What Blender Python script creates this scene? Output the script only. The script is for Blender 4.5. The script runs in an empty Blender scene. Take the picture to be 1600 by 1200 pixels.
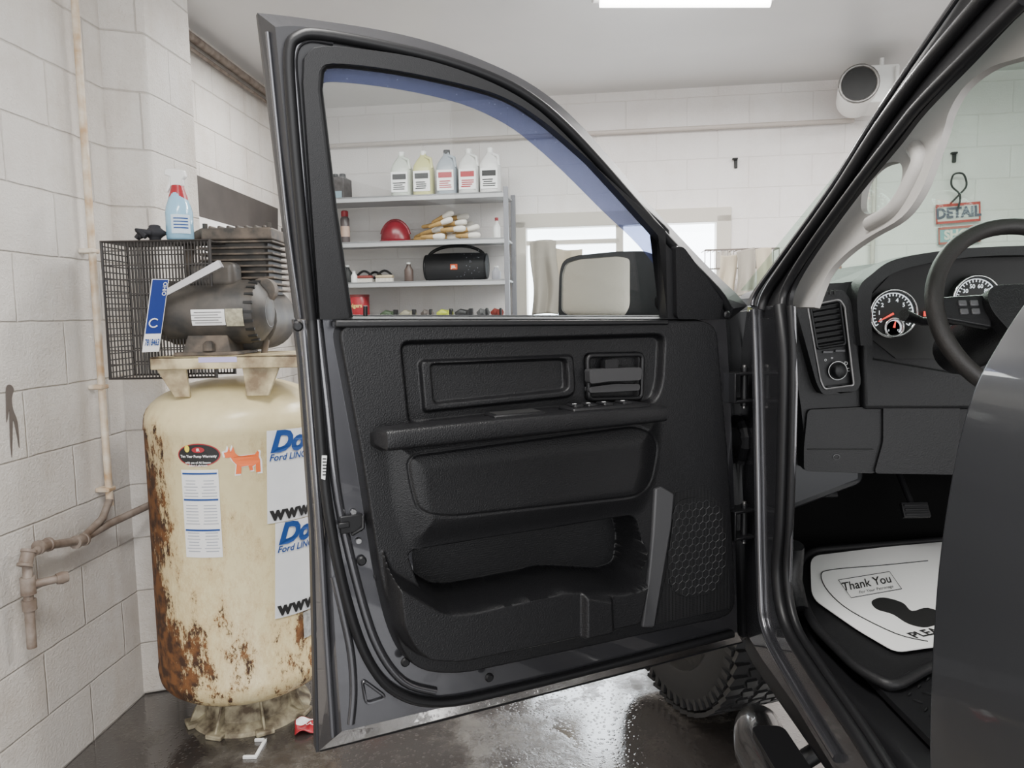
import bpy, bmesh, math, random
import numpy as np
from mathutils import Vector, Matrix, geometry
random.seed(3)
V3=Vector
F=1156.0
CAM=V3((0,0,1.4))
M3=(Matrix.Rotation(math.radians(90-5.436),3,'X')@Matrix.Rotation(math.radians(-1),3,'Z'))
def ray(x,y): return M3@V3(((x-800)/F,(600-y)/F,-1))
def hit(x,y,P0,N):
    d=ray(x,y); return CAM+d*((P0-CAM).dot(N)/d.dot(N))
class Fr:
    def __init__(s,o,U,V,N): s.o=V3(o);s.U=V3(U).normalized();s.V=V3(V).normalized();s.N=V3(N).normalized()
    def P(s,u,v,w=0): return s.o+s.U*u+s.V*v+s.N*w
    def uv(s,x,y,w=0):
        p=hit(x,y,s.o+s.N*w,s.N)-s.o; return (p.dot(s.U),p.dot(s.V))
    def p(s,x,y,w=0): return hit(x,y,s.o+s.N*w,s.N)
    def loop(s,pts,w=0): return [s.p(x,y,w) for x,y in pts]
# ---------- camera
cd=bpy.data.cameras.new('camera');cam=bpy.data.objects.new('camera',cd)
bpy.context.scene.collection.objects.link(cam)
cd.sensor_width=36;cd.lens=36*F/1600;cd.clip_start=0.02
cam.matrix_world=Matrix.Translation(CAM)@M3.to_4x4()
bpy.context.scene.camera=cam
# ---------- materials
class NT:
    def __init__(s,name):
        s.m=bpy.data.materials.new(name);s.m.use_nodes=True;s.t=s.m.node_tree;s.b=s.t.nodes['Principled BSDF']
        s.out=s.t.nodes['Material Output']
    def n(s,ty,ins={},**props):
        nd=s.t.nodes.new(ty)
        for k,v in props.items(): setattr(nd,k,v)
        for k,v in ins.items(): s.set(nd,k,v)
        return nd
    def set(s,nd,k,v):
        sock=nd.inputs[k]
        if isinstance(v,bpy.types.NodeSocket): s.t.links.new(v,sock)
        elif isinstance(v,tuple) and len(v)==3 and sock.type=='RGBA': sock.default_value=(*v,1)
        else: sock.default_value=v
    def math(s,op,a,b=0.0,clamp=False):
        return s.n('ShaderNodeMath',{0:a,1:b},operation=op,use_clamp=clamp).outputs[0]
    def ramp(s,f,lo,hi):
        return s.n('ShaderNodeMapRange',{0:f,1:lo,2:hi,3:0.0,4:1.0}).outputs[0]
    def mix(s,f,a,b):
        nd=s.n('ShaderNodeMix',data_type='RGBA')
        s.set(nd,0,f);s.set(nd,6,a);s.set(nd,7,b);return nd.outputs[2]
def mat(name,col,rough=.5,metal=0,var=0,vs=12,bump=0,bs=60,coat=0,spec=None,emit=0,dark=None):
    t=NT(name);b=t.b
    co=t.n('ShaderNodeTexCoord').outputs['Object']
    t.set(b,'Roughness',rough);t.set(b,'Metallic',float(metal));t.set(b,'Coat Weight',float(coat))
    if spec is not None: t.set(b,'Specular IOR Level',spec)
    if var:
        nz=t.n('ShaderNodeTexNoise',{'Vector':co,'Scale':float(vs),'Detail':6.0}).outputs[0]
        d=dark if dark else tuple(c*(1-var) for c in col)
        t.set(b,'Base Color',t.mix(t.ramp(nz,.35,.65),d,col))
    else: t.set(b,'Base Color',col)
    if bump:
        nz=t.n('ShaderNodeTexNoise',{'Vector':co,'Scale':float(bs),'Detail':3.0}).outputs[0]
        bp=t.n('ShaderNodeBump',{'Height':nz,'Strength':bump,'Distance':.002});t.set(b,'Normal',bp.outputs[0])
    if emit: t.set(b,'Emission Color',col);t.set(b,'Emission Strength',float(emit))
    return t.m
def brickmat(name,c1,c2,mort,dirt,bump=.8,lowd=.6,phase=0.0):
    t=NT(name);co=t.n('ShaderNodeTexCoord').outputs['Object']
    sp=t.n('ShaderNodeSeparateXYZ',{0:co})
    u=t.math('ADD',t.math('ADD',sp.outputs[0],sp.outputs[1]),phase)
    wob=t.n('ShaderNodeTexNoise',{'Vector':co,'Scale':9.0,'Detail':2.0}).outputs[0]
    zz=t.math('ADD',sp.outputs[2],t.math('MULTIPLY',t.math('SUBTRACT',wob,.5),.008))
    cb=t.n('ShaderNodeCombineXYZ',{0:t.math('ADD',u,t.math('MULTIPLY',t.math('SUBTRACT',wob,.5),.008)),1:zz}).outputs[0]
    br=t.n('ShaderNodeTexBrick',{'Vector':cb,'Scale':1.0,'Brick Width':.40,'Row Height':.20,'Mortar Size':.005,'Mortar Smooth':1.0,'Color1':c1,'Color2':c2,'Mortar':mort,'Bias':0.0})
    nz=t.n('ShaderNodeTexNoise',{'Vector':co,'Scale':2.6,'Detail':12.0,'Roughness':.75}).outputs[0]
    nf=t.n('ShaderNodeTexNoise',{'Vector':co,'Scale':95.0,'Detail':6.0,'Roughness':.7}).outputs[0]
    stv=t.n('ShaderNodeMapping',{'Vector':co,'Scale':(9.0,9.0,.8)}).outputs[0]
    ns=t.n('ShaderNodeTexNoise',{'Vector':stv,'Scale':1.0,'Detail':6.0}).outputs[0]
    low=t.ramp(sp.outputs[2],1.1,0.0)
    f=t.math('ADD',t.ramp(nz,.46,.72),t.math('MULTIPLY',low,lowd),True)
    f=t.math('ADD',t.math('MULTIPLY',f,.5),t.math('MULTIPLY',t.ramp(ns,.52,.72),.22),True)
    sp2=t.math('MULTIPLY',t.ramp(nf,.60,.70),.35)
    col=t.mix(t.math('ADD',f,sp2,True),br.outputs[0],dirt)
    t.set(t.b,'Base Color',col);t.set(t.b,'Roughness',.5)
    hgt=t.math('ADD',t.math('MULTIPLY',br.outputs['Fac'],-1.0),t.math('MULTIPLY',nf,1.4))
    bp=t.n('ShaderNodeBump',{'Height':hgt,'Strength':bump,'Distance':.006});t.set(t.b,'Normal',bp.outputs[0])
    return t.m
W_L=brickmat('painted_block_near',(.77,.735,.69),(.745,.71,.665),(.65,.61,.56),(.49,.41,.33),.9,.45)
W_B=brickmat('painted_block_back',(.87,.83,.815),(.85,.81,.795),(.78,.735,.715),(.72,.65,.61),.5,.3)
CEIL=mat('ceiling_paint',(.72,.715,.71),.35,var=.06,vs=2)
def floormat():
    t=NT('wet_concrete');co=t.n('ShaderNodeTexCoord').outputs['Object']
    a=t.n('ShaderNodeTexNoise',{'Vector':co,'Scale':2.4,'Detail':9.0,'Roughness':.65}).outputs[0]
    b=t.n('ShaderNodeTexNoise',{'Vector':co,'Scale':16.0,'Detail':10.0,'Roughness':.75}).outputs[0]
    d=t.n('ShaderNodeTexVoronoi',{'Vector':co,'Scale':70.0}).outputs[0]
    c=t.mix(t.ramp(b,.35,.65),(.065,.058,.051),(.14,.13,.115))
    w=t.ramp(a,.36,.48)
    t.set(t.b,'Base Color',t.mix(w,c,(.042,.037,.034)))
    t.set(t.b,'Roughness',t.math('SUBTRACT',.38,t.math('MULTIPLY',w,.34)))
    t.set(t.b,'Coat Weight',w);t.set(t.b,'Coat Roughness',.03);t.set(t.b,'Coat IOR',1.7)
    dry=t.math('SUBTRACT',1.0,w)
    h=t.math('ADD',t.math('MULTIPLY',b,t.math('ADD',t.math('MULTIPLY',dry,1.0),.12)),t.math('MULTIPLY',t.ramp(d,.38,.15),.16))
    bp=t.n('ShaderNodeBump',{'Height':h,'Strength':.30,'Distance':.008});t.set(t.b,'Normal',bp.outputs[0]);t.set(t.b,'Coat Normal',bp.outputs[0])
    return t.m
FLOOR=floormat()
def tankmat():
    t=NT('rusty_cream_paint');co=t.n('ShaderNodeTexCoord').outputs['Object']
    sp=t.n('ShaderNodeSeparateXYZ',{0:co});x=sp.outputs[0];z=sp.outputs[2]
    st=t.n('ShaderNodeMapping',{'Vector':co,'Scale':(1.0,1.0,.5)}).outputs[0]
    n1=t.n('ShaderNodeTexNoise',{'Vector':st,'Scale':8.0,'Detail':14.0,'Roughness':.84}).outputs[0]
    n2=t.n('ShaderNodeTexNoise',{'Vector':co,'Scale':30.0,'Detail':6.0}).outputs[0]
    bias=t.math('MULTIPLY',t.ramp(x,-1.04,-1.20),.21)
    bz=t.math('MULTIPLY',t.ramp(z,.62,.20),.105)
    bt=t.math('MULTIPLY',t.ramp(z,1.02,1.16),-.25)
    v=t.math('ADD',t.math('ADD',n1,bias),t.math('ADD',bz,bt))
    r=t.ramp(v,.605,.625);halo=t.math('MULTIPLY',t.ramp(v,.49,.62),.65)
    rust=t.mix(t.ramp(n2,.4,.6),(.045,.020,.010),(.17,.07,.022))
    cream=t.mix(t.ramp(n2,.3,.8),(.76,.66,.39),(.68,.58,.33))
    c=t.mix(r,t.mix(halo,cream,(.5,.33,.15)),rust)
    t.set(t.b,'Base Color',c);t.set(t.b,'Roughness',t.math('ADD',t.math('MULTIPLY',r,.5),.3))
    bp=t.n('ShaderNodeBump',{'Height':r,'Strength':.3,'Distance':.003});t.set(t.b,'Normal',bp.outputs[0])
    return t.m
TANK=tankmat()
def glassmat(name,tint,gloss,rough=0.02):
    t=NT(name);t.t.nodes.remove(t.b)
    tr=t.n('ShaderNodeBsdfTransparent',{0:(*tint,1)});gl=t.n('ShaderNodeBsdfGlossy',{0:(1,1,1,1),'Roughness':rough})
    fr=t.n('ShaderNodeFresnel',{0:1.35});f=t.math('MULTIPLY',fr.outputs[0],gloss)
    mx=t.n('ShaderNodeMixShader',{0:f,1:tr.outputs[0],2:gl.outputs[0]})
    t.t.links.new(mx.outputs[0],t.out.inputs[0]);return t.m
GLASS=glassmat('side_window_glass',(.88,.90,.90),.5)
WSGLASS=glassmat('windshield_glass',(.84,.93,.88),.25)
def tintmat():
    t=NT('blue_tint_band');t.t.nodes.remove(t.b)
    tr=t.n('ShaderNodeBsdfTransparent',{0:(.50,.53,.68,1)});gl=t.n('ShaderNodeBsdfDiffuse',{0:(.22,.25,.42,1)})
    mx=t.n('ShaderNodeMixShader',{0:.22,1:tr.outputs[0],2:gl.outputs[0]})
    t.t.links.new(mx.outputs[0],t.out.inputs[0]);return t.m
TINT=tintmat()
BLK=mat('black_plastic',(.009,.009,.010),.38,bump=.25,bs=700,spec=.4)
BLKP=mat('black_grained_trim',(.0085,.0085,.0095),.38,bump=.5,bs=420,spec=.38)
RUB=mat('black_rubber',(.009,.009,.010),.42,spec=.35)
PAINT=mat('dark_grey_metallic_paint',(.105,.105,.115),.25,metal=.75,coat=1,var=.3,vs=900)
FRM=mat('door_frame_dark',(.022,.022,.025),.38,spec=.45)
PAINTD=mat('outer_grey_paint',(.028,.029,.032),.28,metal=.2,coat=.35)
GREY=mat('grey_pillar_trim',(.38,.365,.345),.6,bump=.2,bs=500)
MGREY=mat('satin_grey_trim',(.10,.10,.104),.4,metal=.2)
DGREY=mat('dark_satin_trim',(.035,.035,.037),.35)
SILV=mat('silver_bezel',(.24,.235,.235),.35,metal=.6)
CHR=mat('bright_metal',(.7,.7,.7),.15,metal=1)
STEEL=mat('worn_steel',(.3,.29,.28),.4,metal=.8,var=.3,vs=30)
WHT=mat('white_plastic',(.82,.82,.80),.4)
WTXT=mat('white_print',(.84,.84,.84),.6)
KTXT=mat('black_print',(.015,.015,.015),.6)
BLUE=mat('blue_print',(.012,.06,.24),.5)
RED=mat('red_plastic',(.36,.02,.03),.35)
ORG=mat('orange_sticker',(.80,.15,.03),.5)
CREAM=mat('cream_paint_dirty',(.66,.57,.35),.45,var=.45,vs=14,dark=(.20,.14,.08))
CRUST=mat('crusty_base_paint',(.46,.41,.28),.7,var=.6,vs=22,dark=(.09,.065,.04),bump=1,bs=50)
DIRTYBLK=mat('dusty_black_paint',(.026,.025,.024),.5,var=.4,vs=16,dark=(.07,.06,.05))
DIRTYGR=mat('dusty_cast_iron',(.045,.040,.035),.7,var=.5,vs=22,dark=(.14,.11,.085))
SHELF=mat('grey_shelf_paint',(.42,.42,.43),.5)
DSHELF=mat('shelf_post_paint',(.20,.20,.22),.5)
PIPEP=mat('painted_rusty_pipe',(.70,.64,.54),.5,var=.4,vs=14,dark=(.46,.30,.16))
PIPED=mat('old_brown_pipe',(.27,.225,.19),.5,var=.4,vs=20,dark=(.14,.10,.075))
TOWEL=mat('beige_towel',(.46,.40,.31),.95,bump=.8,bs=150)
TOWEL2=mat('grey_towel',(.30,.275,.235),.95,bump=.8,bs=150)
# ---------- mesh helpers
WM={}
def link(o,parent):
    bpy.context.scene.collection.objects.link(o)
    if parent is not None:
        o.parent=parent;o.matrix_parent_inverse=Matrix.Translation(-WM[parent])
def mk(name,shape,m,parent=None,smooth=None,bevel=0,label=None,seg=2,subsurf=0):
    vs,fs=shape
    me=bpy.data.meshes.new(name);me.from_pydata([tuple(v) for v in vs],[],fs);me.update()
    b=bmesh.new();b.from_mesh(me);bmesh.ops.recalc_face_normals(b,faces=b.faces);b.to_mesh(me);b.free()
    if smooth:
        me.polygons.foreach_set('use_smooth',[True]*len(me.polygons))
        me.set_sharp_from_angle(angle=math.radians(smooth))
    me.materials.append(m)
    o=bpy.data.objects.new(name,me);WM[o]=V3((0,0,0))
    link(o,parent)
    if bevel:
        md=o.modifiers.new('bevel','BEVEL');md.width=bevel;md.segments=seg;md.limit_method='ANGLE';md.angle_limit=math.radians(40)
        if not smooth: me.polygons.foreach_set('use_smooth',[True]*len(me.polygons)); me.set_sharp_from_angle(angle=math.radians(50))
    if label: o['label']=label
    return o
def base(o):
    me=o.data;c=np.array([v.co for v in me.vertices]);
    l=V3(((c[:,0].min()+c[:,0].max())/2,(c[:,1].min()+c[:,1].max())/2,c[:,2].min()))
    me.transform(Matrix.Translation(-l));o.location=l;WM[o]=l.copy();return o
def top(name,shape,m,label,cat,group=None,**k):
    o=base(mk(name,shape,m,None,**k));o['label']=label;o['category']=cat
    if group:o['group']=group
    return o
def root(name,loc,label,cat,group=None):
    o=bpy.data.objects.new(name,None);o.location=loc;o.empty_display_size=.1;WM[o]=V3(loc)
    bpy.context.scene.collection.objects.link(o);o['label']=label;o['category']=cat
    if group:o['group']=group
    return o
def merge(*ss):
    V=[];Fc=[]
    for vs,fs in ss:
        n=len(V);V+=list(vs);Fc+=[tuple(i+n for i in f) for f in fs]
    return V,Fc
def boxf(fr,u0,u1,v0,v1,w0,w1):
    vs=[fr.P(u,v,w) for w in (w0,w1) for v in (v0,v1) for u in (u0,u1)]
    return vs,[(0,1,3,2),(4,6,7,5),(0,4,5,1),(2,3,7,6),(0,2,6,4),(1,5,7,3)]
WX=Fr((0,0,0),(1,0,0),(0,1,0),(0,0,1))
def box(x0,x1,y0,y1,z0,z1): return boxf(WX,x0,x1,y0,y1,z0,z1)
def prism(loop,vec,holes=[]):
    loops=[loop]+list(holes);allp=[p for l in loops for p in l];n=len(allp)
    nn=V3(vec).normalized()
    a=V3((0,0,1)) if abs(nn.z)<.9 else V3((1,0,0))
    X=a.cross(nn).normalized();Y=nn.cross(X)
    l2=[[V3((p.dot(X),p.dot(Y),0)) for p in l] for l in loops]
    tris=geometry.tessellate_polygon(l2)
    vs=allp+[p+V3(vec) for p in allp]
    fs=[tuple(t) for t in tris]+[tuple(i+n for i in t[::-1]) for t in tris]
    k=0
    for l in loops:
        m=len(l)
        for i in range(m):
            j=(i+1)%m;fs.append((k+i,k+j,k+j+n,k+i+n))
        k+=m
    return vs,fs
def loft(la,lb,holes=[]):
    n=len(la);loops=[lb]+holes
    N=V3((0,0,0))
    for i in range(n): N+=(lb[i]-lb[0]).cross(lb[(i+1)%n]-lb[0])
    N.normalize();a=V3((0,0,1)) if abs(N.z)<.9 else V3((1,0,0));X=a.cross(N).normalized();Y=N.cross(X)
    tris=geometry.tessellate_polygon([[V3((p.dot(X),p.dot(Y),0)) for p in l] for l in loops])
    vs=list(lb)+[p for h in holes for p in h];k=len(vs);vs+=list(la)
    fs=[tuple(t) for t in tris]+[(i,(i+1)%n,k+(i+1)%n,k+i) for i in range(n)]
    return vs,fs
def rnd(pts,r,n=5):
    out=[];m=len(pts)
    for i in range(m):
        p=V3((*pts[i],0)) if len(pts[i])==2 else V3(pts[i])
        a=V3((*pts[i-1],0)) if len(pts[i])==2 else V3(pts[i-1])
        q=pts[(i+1)%m];c=V3((*q,0)) if len(q)==2 else V3(q)
        da=a-p;dc=c-p;ra=min(r,da.length*.48);rc=min(r,dc.length*.48)
        A=p+da.normalized()*ra;C=p+dc.normalized()*rc
        for k in range(n+1):
            t=k/n;out.append(tuple((A*(1-t)**2+p*2*t*(1-t)+C*t*t))[:len(pts[i])])
    return out
def spline(pts,n=6,closed=False):
    P=[V3(p) if len(p)==3 else V3((*p,0)) for p in pts];d=len(pts[0]);m=len(P);out=[]
    rng=range(m) if closed else range(m-1)
    for i in rng:
        g=lambda k:P[k%m] if closed else P[max(0,min(m-1,k))]
        a,b,c,e=g(i-1),g(i),g(i+1),g(i+2)
        for k in range(n):
            t=k/n;out.append(.5*((2*b)+(c-a)*t+(2*a-5*b+4*c-e)*t*t+(3*b-a-3*c+e)*t**3))
    if not closed: out.append(P[-1])
    return [tuple(p)[:d] for p in out]
def tube(pts,r,seg=10,closed=False):
    P=[V3(p) for p in pts];m=len(P);vs=[];fs=[];up=None
    rr=r if isinstance(r,(list,tuple)) else [r]*m
    for i in range(m):
        a=P[i-1] if (i>0 or closed) else P[i];b=P[(i+1)%m] if (i<m-1 or closed) else P[i]
        t=(b-a).normalized()
        if up is None: up=t.orthogonal().normalized()
        up=(up-t*up.dot(t)).normalized();s=t.cross(up)
        for k in range(seg):
            an=2*math.pi*k/seg;vs.append(P[i]+(up*math.cos(an)+s*math.sin(an))*rr[i])
    for i in range(m if closed else m-1):
        for k in range(seg):
            j=(i+1)%m;l=(k+1)%seg;fs.append((i*seg+k,i*seg+l,j*seg+l,j*seg+k))
    if not closed: fs.append(tuple(range(seg)));fs.append(tuple((m-1)*seg+k for k in range(seg)))
    return vs,fs
def lathe(prof,c,axis=(0,0,1),seg=32,sx=1,ref=None):
    ax=V3(axis).normalized();X=V3(ref).normalized() if ref else ax.orthogonal().normalized();Y=ax.cross(X);c=V3(c)
    vs=[];fs=[];m=len(prof)
    for r,z in prof:
        for k in range(seg):
            a=2*math.pi*k/seg;vs.append(c+ax*z+(X*math.cos(a)*sx+Y*math.sin(a))*max(r,1e-4))
    for i in range(m-1):
        for k in range(seg):
            l=(k+1)%seg;fs.append((i*seg+k,i*seg+l,(i+1)*seg+l,(i+1)*seg+k))
    fs.append(tuple(range(seg)));fs.append(tuple((m-1)*seg+k for k in range(seg)))
    return vs,fs
def text_s(body,size,fn,off=0.0,shear=0.0,align='CENTER',spacing=1.0):
    c=bpy.data.curves.new('t','FONT');c.body=body;c.size=size;c.offset=off;c.shear=shear;c.align_x=align;c.align_y='CENTER';c.space_character=spacing;c.resolution_u=3
    o=bpy.data.objects.new('t',c);bpy.context.scene.collection.objects.link(o)
    dg=bpy.context.evaluated_depsgraph_get();me=bpy.data.meshes.new_from_object(o.evaluated_get(dg))
    vs=[fn(v.co.x,v.co.y) for v in me.vertices];fs=[tuple(p.vertices) for p in me.polygons]
    bpy.data.objects.remove(o);bpy.data.curves.remove(c);bpy.data.meshes.remove(me)
    return vs,fs
def sdf(P,poly):
    poly=np.array(poly);d=np.full(len(P),1e9);ins=np.zeros(len(P),bool);m=len(poly)
    for i in range(m):
        a=poly[i];b=poly[(i+1)%m];e=b-a;w=P-a;t=np.clip((w@e)/(e@e+1e-12),0,1);q=w-t[:,None]*e
        d=np.minimum(d,(q**2).sum(1))
        c=((a[1]>P[:,1])!=(b[1]>P[:,1]))
        if abs(b[1]-a[1])>1e-12: ins^=c&(P[:,0]<(b[0]-a[0])*(P[:,1]-a[1])/(b[1]-a[1])+a[0])
    d=np.sqrt(d);return np.where(ins,d,-d)
def S(x): x=np.clip(x,0,1);return x*x*(3-2*x)
def hfield(fr,u0,u1,v0,v1,nu,nv,hf,keep=None):
    u=np.linspace(u0,u1,nu);v=np.linspace(v0,v1,nv);Ug,Vg=np.meshgrid(u,v);P=np.stack([Ug.ravel(),Vg.ravel()],1)
    h=hf(P);k=keep(P) if keep else np.ones(len(P),bool)
    o=np.array(fr.o);A=np.array(fr.U);B=np.array(fr.V);N=np.array(fr.N)
    X=o+P[:,:1]*A+P[:,1:]*B+h[:,None]*N
    idx=np.full(len(P),-1);idx[k]=np.arange(k.sum());vs=X[k].tolist();fs=[]
    for j in range(nv-1):
        for i in range(nu-1):
            q=(j*nu+i,j*nu+i+1,(j+1)*nu+i+1,(j+1)*nu+i)
            if k[q[0]] and k[q[1]] and k[q[2]] and k[q[3]]: fs.append(tuple(int(idx[a]) for a in q))
    return vs,fs
def uvs(fr,pts,w=0,r=0):
    if r: pts=rnd(pts,r)
    return [fr.uv(x,y,w) for x,y in pts]
# =============== ROOM ===============
ZC=2.86
def wall(name,p0,p1,z0,z1,th,m,inner_right=True):
    p0=V3((*p0,0));p1=V3((*p1,0));d=p1-p0;L=d.length
    s=-1 if inner_right else 1
    vs,fs=box(0,L,min(0,-s*th),max(0,-s*th),z0,z1)
    o=mk(name,(vs,fs),m);o.location=p0;o.rotation_euler=(0,0,math.atan2(d.y,d.x));o['kind']='structure';return o
BF=Fr((0,5.2,0),(.9912,-.1323,0),(0,0,1),(-.1323,-.9912,0))
LNF=Fr((-1.40,2.66,0),(.07,.9975,0),(0,0,1),(.9975,-.07,0))
LFF=Fr((-1.62,3.5,0),(.07,.9975,0),(0,0,1),(.9975,-.07,0))
wall('wall_left',LNF.P(-4.5,0)[:2],LNF.P(0,0)[:2],0,ZC,.3,W_L)
wall('wall_left.001',LFF.P(-.6,0)[:2],LFF.P(1.95,0)[:2],0,ZC,.2,W_L)
WU0,WV1=BF.uv(812,347);WU1,_=BF.uv(1130,322);WV0=1.12
def bwall():
    parts=[]
    for u0,u1,v0,v1 in ((-1.7,WU0,0,ZC),(WU1,7,0,ZC),(WU0,WU1,WV1,ZC),(WU0,WU1,0,WV0)):
        parts.append(box(u0,u1,0,.2,v0,v1))
    o=mk('wall_back',merge(*parts),W_B);o.location=BF.o;o.rotation_euler=(0,0,math.atan2(-.1323,.9912));o['kind']='structure'
bwall()
w=wall('wall_right',(6.2,4.4),(5.6,-2.5),0,ZC,.2,W_B,False)
pl=prism([V3((x,y,0)) for x,y in ((-1.40,2.655),(-1.27,2.70),(-1.25,3.05),(-1.64,3.08),(-1.66,2.64))],(0,0,ZC))
o=mk('trim_1',pl,W_L,bevel=.012);o['kind']='structure'
o=mk('floor',box(-3,6.5,-3,6,-.1,0),FLOOR);o['kind']='structure'
o=mk('ceiling',box(-3,6.5,-1.5,6,ZC,ZC+.1),CEIL);o['kind']='structure'
def window():
    m=mat('window_frame_paint',(.56,.52,.46),.5)
    fr=BF;t=.045
    s=merge(boxf(fr,WU0-.05,WU1+.05,WV1-t,WV1+.05,-.1,.03),boxf(fr,WU0-.05,WU1+.05,WV0-.05,WV0+t,-.1,.05),
      boxf(fr,WU0-.05,WU0+t,WV0,WV1,-.1,.03),boxf(fr,WU1-t,WU1+.05,WV0,WV1,-.1,.03),
      boxf(fr,WU0*.5+WU1*.5-.025,WU0*.5+WU1*.5+.025,WV0,WV1,-.08,.0),boxf(fr,WU0,WU1*.5+WU0*.5,WV1-.16,WV1-.13,-.08,.0))
    o=mk('window_1',s,m,bevel=.004);o['kind']='structure'
    g=NT('daylit_frosted_pane');g.set(g.b,'Base Color',(.9,.95,1));g.set(g.b,'Emission Color',(.84,.92,1));g.set(g.b,'Emission Strength',9.0)
    mk('window_pane',boxf(fr,WU0,WU1,WV0,WV1,-.09,-.08),g.m,o)
window()
DK=mat('dark_brown_panel',(.06,.052,.048),.6,var=.3,vs=6)
a=[LFF.uv(x,y,.02) for x,y in ((238,246),(432,326),(432,366),(238,332))]
lp=[LFF.P(u,v,.03) for u,v in a]
top('recess_panel',prism(lp,LFF.N*-.035),DK,'dark brown flat panel standing in for the recess in the block wall','wall panel')  # added flat panel, stands in for the dark recess in the wall
a=[LFF.uv(x,y,.02) for x,y in ((300,338),(365,356),(432,366),(432,395),(300,395))]
wb=top('whiteboard',prism([LFF.P(u,v,.05) for u,v in a],LFF.N*-.03),WHT,'white marker board hung below the dark recess panel','whiteboard')
st=[LNF.p(x,y,.001) for x,y in spline([(9,606),(15,601),(21,608),(18,622),(20,640),(27,660),(30,700),(26,680),(20,655),(19,680),(18,715),(15,680),(14,640),(10,660),(9,630)],3,True)]
top('drip_stain',prism(st,LNF.N*.0015),mat('dark_stain',(.12,.10,.09),.6),'black drip stain on the painted block wall','stain')
# =============== CEILING / WALL FIXTURES ===============
EM=mat('fluorescent_tube_glow',(1,.98,.95),emit=12)
def fixture(c,L,rot):
    r=root('ceiling_light',(c[0],c[1],ZC-.1),'long fluorescent ceiling light with white housing','ceiling light')
    X=V3((math.cos(rot),math.sin(rot),0));Y=V3((0,0,1)).cross(X)
    f=Fr((c[0],c[1],ZC),X,(0,0,1),Y)
    mk('housing',boxf(f,-L/2,L/2,-.05,-.001,-.1,.1),WHT,r,bevel=.006)
    for s in (-.045,.045): mk('tube',tube([f.P(-L/2+.03,-.07,s),f.P(L/2-.03,-.07,s)],.018,12),EM,r,smooth=60)
pc=hit(1075,2,V3((0,0,ZC-.08)),V3((0,0,1)))
fixture((pc.x,pc.y),.84,.04)
fixture((-.2,-.2),1.2,1.5)
top('ceiling_conduit',merge(tube([LFF.P(-.6,ZC-.07,.04),LFF.P(1.85,ZC-.07,.04)],.022),tube([LFF.P(-.6,ZC-.12,.03),LFF.P(1.85,ZC-.12,.03)],.01)),PIPED,'brown conduit running along the ceiling corner','pipe',smooth=60)
p0=BF.uv(500,229,.05);p1=BF.uv(1335,187,.05);zz=(p0[1]+p1[1])/2
pd=mat('painted_conduit',(.58,.52,.48),.5)
top('wall_conduit',tube([BF.P(-1.3,zz,.04),BF.P(p1[0],zz,.04)],.015),pd,'painted conduit running across the back block wall','pipe',smooth=60)
u=BF.uv(1367,300,.05)[0]
top('wall_conduit.001',tube([BF.P(u,.3,.04),BF.P(u,ZC-.3,.04)],.013),pd,'painted vertical conduit on the block wall','pipe',smooth=60)
df=Fr(BF.P(0,0,.55),BF.U,BF.V,BF.N)
c=df.p(1342,131);rd=.108
dr=root('exhaust_duct',c-V3((0,0,.1)),'white round exhaust duct with black mouth beside a box','exhaust duct')
ax=(BF.N*1+BF.U*-.25).normalized()
mk('duct_tube',lathe([(rd*.8,.0),(rd,0),(rd,-.36),(rd*.8,-.36)],c,ax,32),WHT,dr,smooth=40)
mk('duct_mouth',lathe([(rd*.84,.004),(rd*.84,-.02)],c,ax,32),KTXT,dr,smooth=40)
mk('mouth_ring',tube([c+ax*.005+(BF.V*math.cos(i*.2618)+ax.cross(BF.V)*math.sin(i*.2618))*rd*.93 for i in range(24)],.010,8,True),STEEL,dr,smooth=60)
u,v=df.uv(1378,128);mk('duct_box',boxf(df,u-.05,u+.12,v-.09,v+.12,-.4,-.08),WHT,dr,bevel=.005)
mk('conduit',merge(tube([df.P(u+.03,v+.12,-.1),df.P(u+.03,ZC-.02,-.1)],.012),tube([df.P(u+.1,v+.1,-.05),df.P(u+.1,v-.1,-.05)],.012)),WHT,dr,smooth=60)
def wsign(x0,y0,x1,y1,body,tilt,col,bcol,tcol,lab):
    u0,v0=BF.uv(x0,y1,.03);u1,v1=BF.uv(x1,y0,.03);cu,cv=(u0+u1)/2,(v0+v1)/2
    X=BF.U*math.cos(tilt)+BF.V*math.sin(tilt);Y=BF.V*math.cos(tilt)-BF.U*math.sin(tilt)
    f=Fr(BF.P(cu,cv,.02),X,Y,BF.N);hw,hh=(u1-u0)/2,(v1-v0)/2
    o=top('license_plate_sign',boxf(f,-hw,hw,-hh,hh,-.006,.006),col,lab,'wall sign',bevel=.003)
    mk('border',merge(boxf(f,-hw,hw,hh*.72,hh,.006,.009),boxf(f,-hw,hw,-hh,-hh*.75,.006,.009),boxf(f,-hw,-hw*.93,-hh,hh,.006,.009),boxf(f,hw*.93,hw,-hh,hh,.006,.009)),bcol,o)
    mk('lettering',text_s(body,hh*1.45,lambda x,y:f.P(x*.92,y,.011),off=.004),tcol,o)
wsign(1462,316,1533,349,'DETAIL',.05,mat('plate_pale',(.60,.59,.57),.5),mat('plate_red',(.50,.07,.06),.5),mat('plate_navy',(.10,.10,.14),.5),'red and white plate sign reading DETAIL on the block wall')
wsign(1466,352,1533,381,'SHOP',.05,mat('plate_teal',(.22,.42,.44),.5),mat('plate_rust_red',(.45,.12,.10),.5),mat('plate_cream',(.75,.70,.62),.5),'teal plate sign reading SHOP on the block wall')
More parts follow.
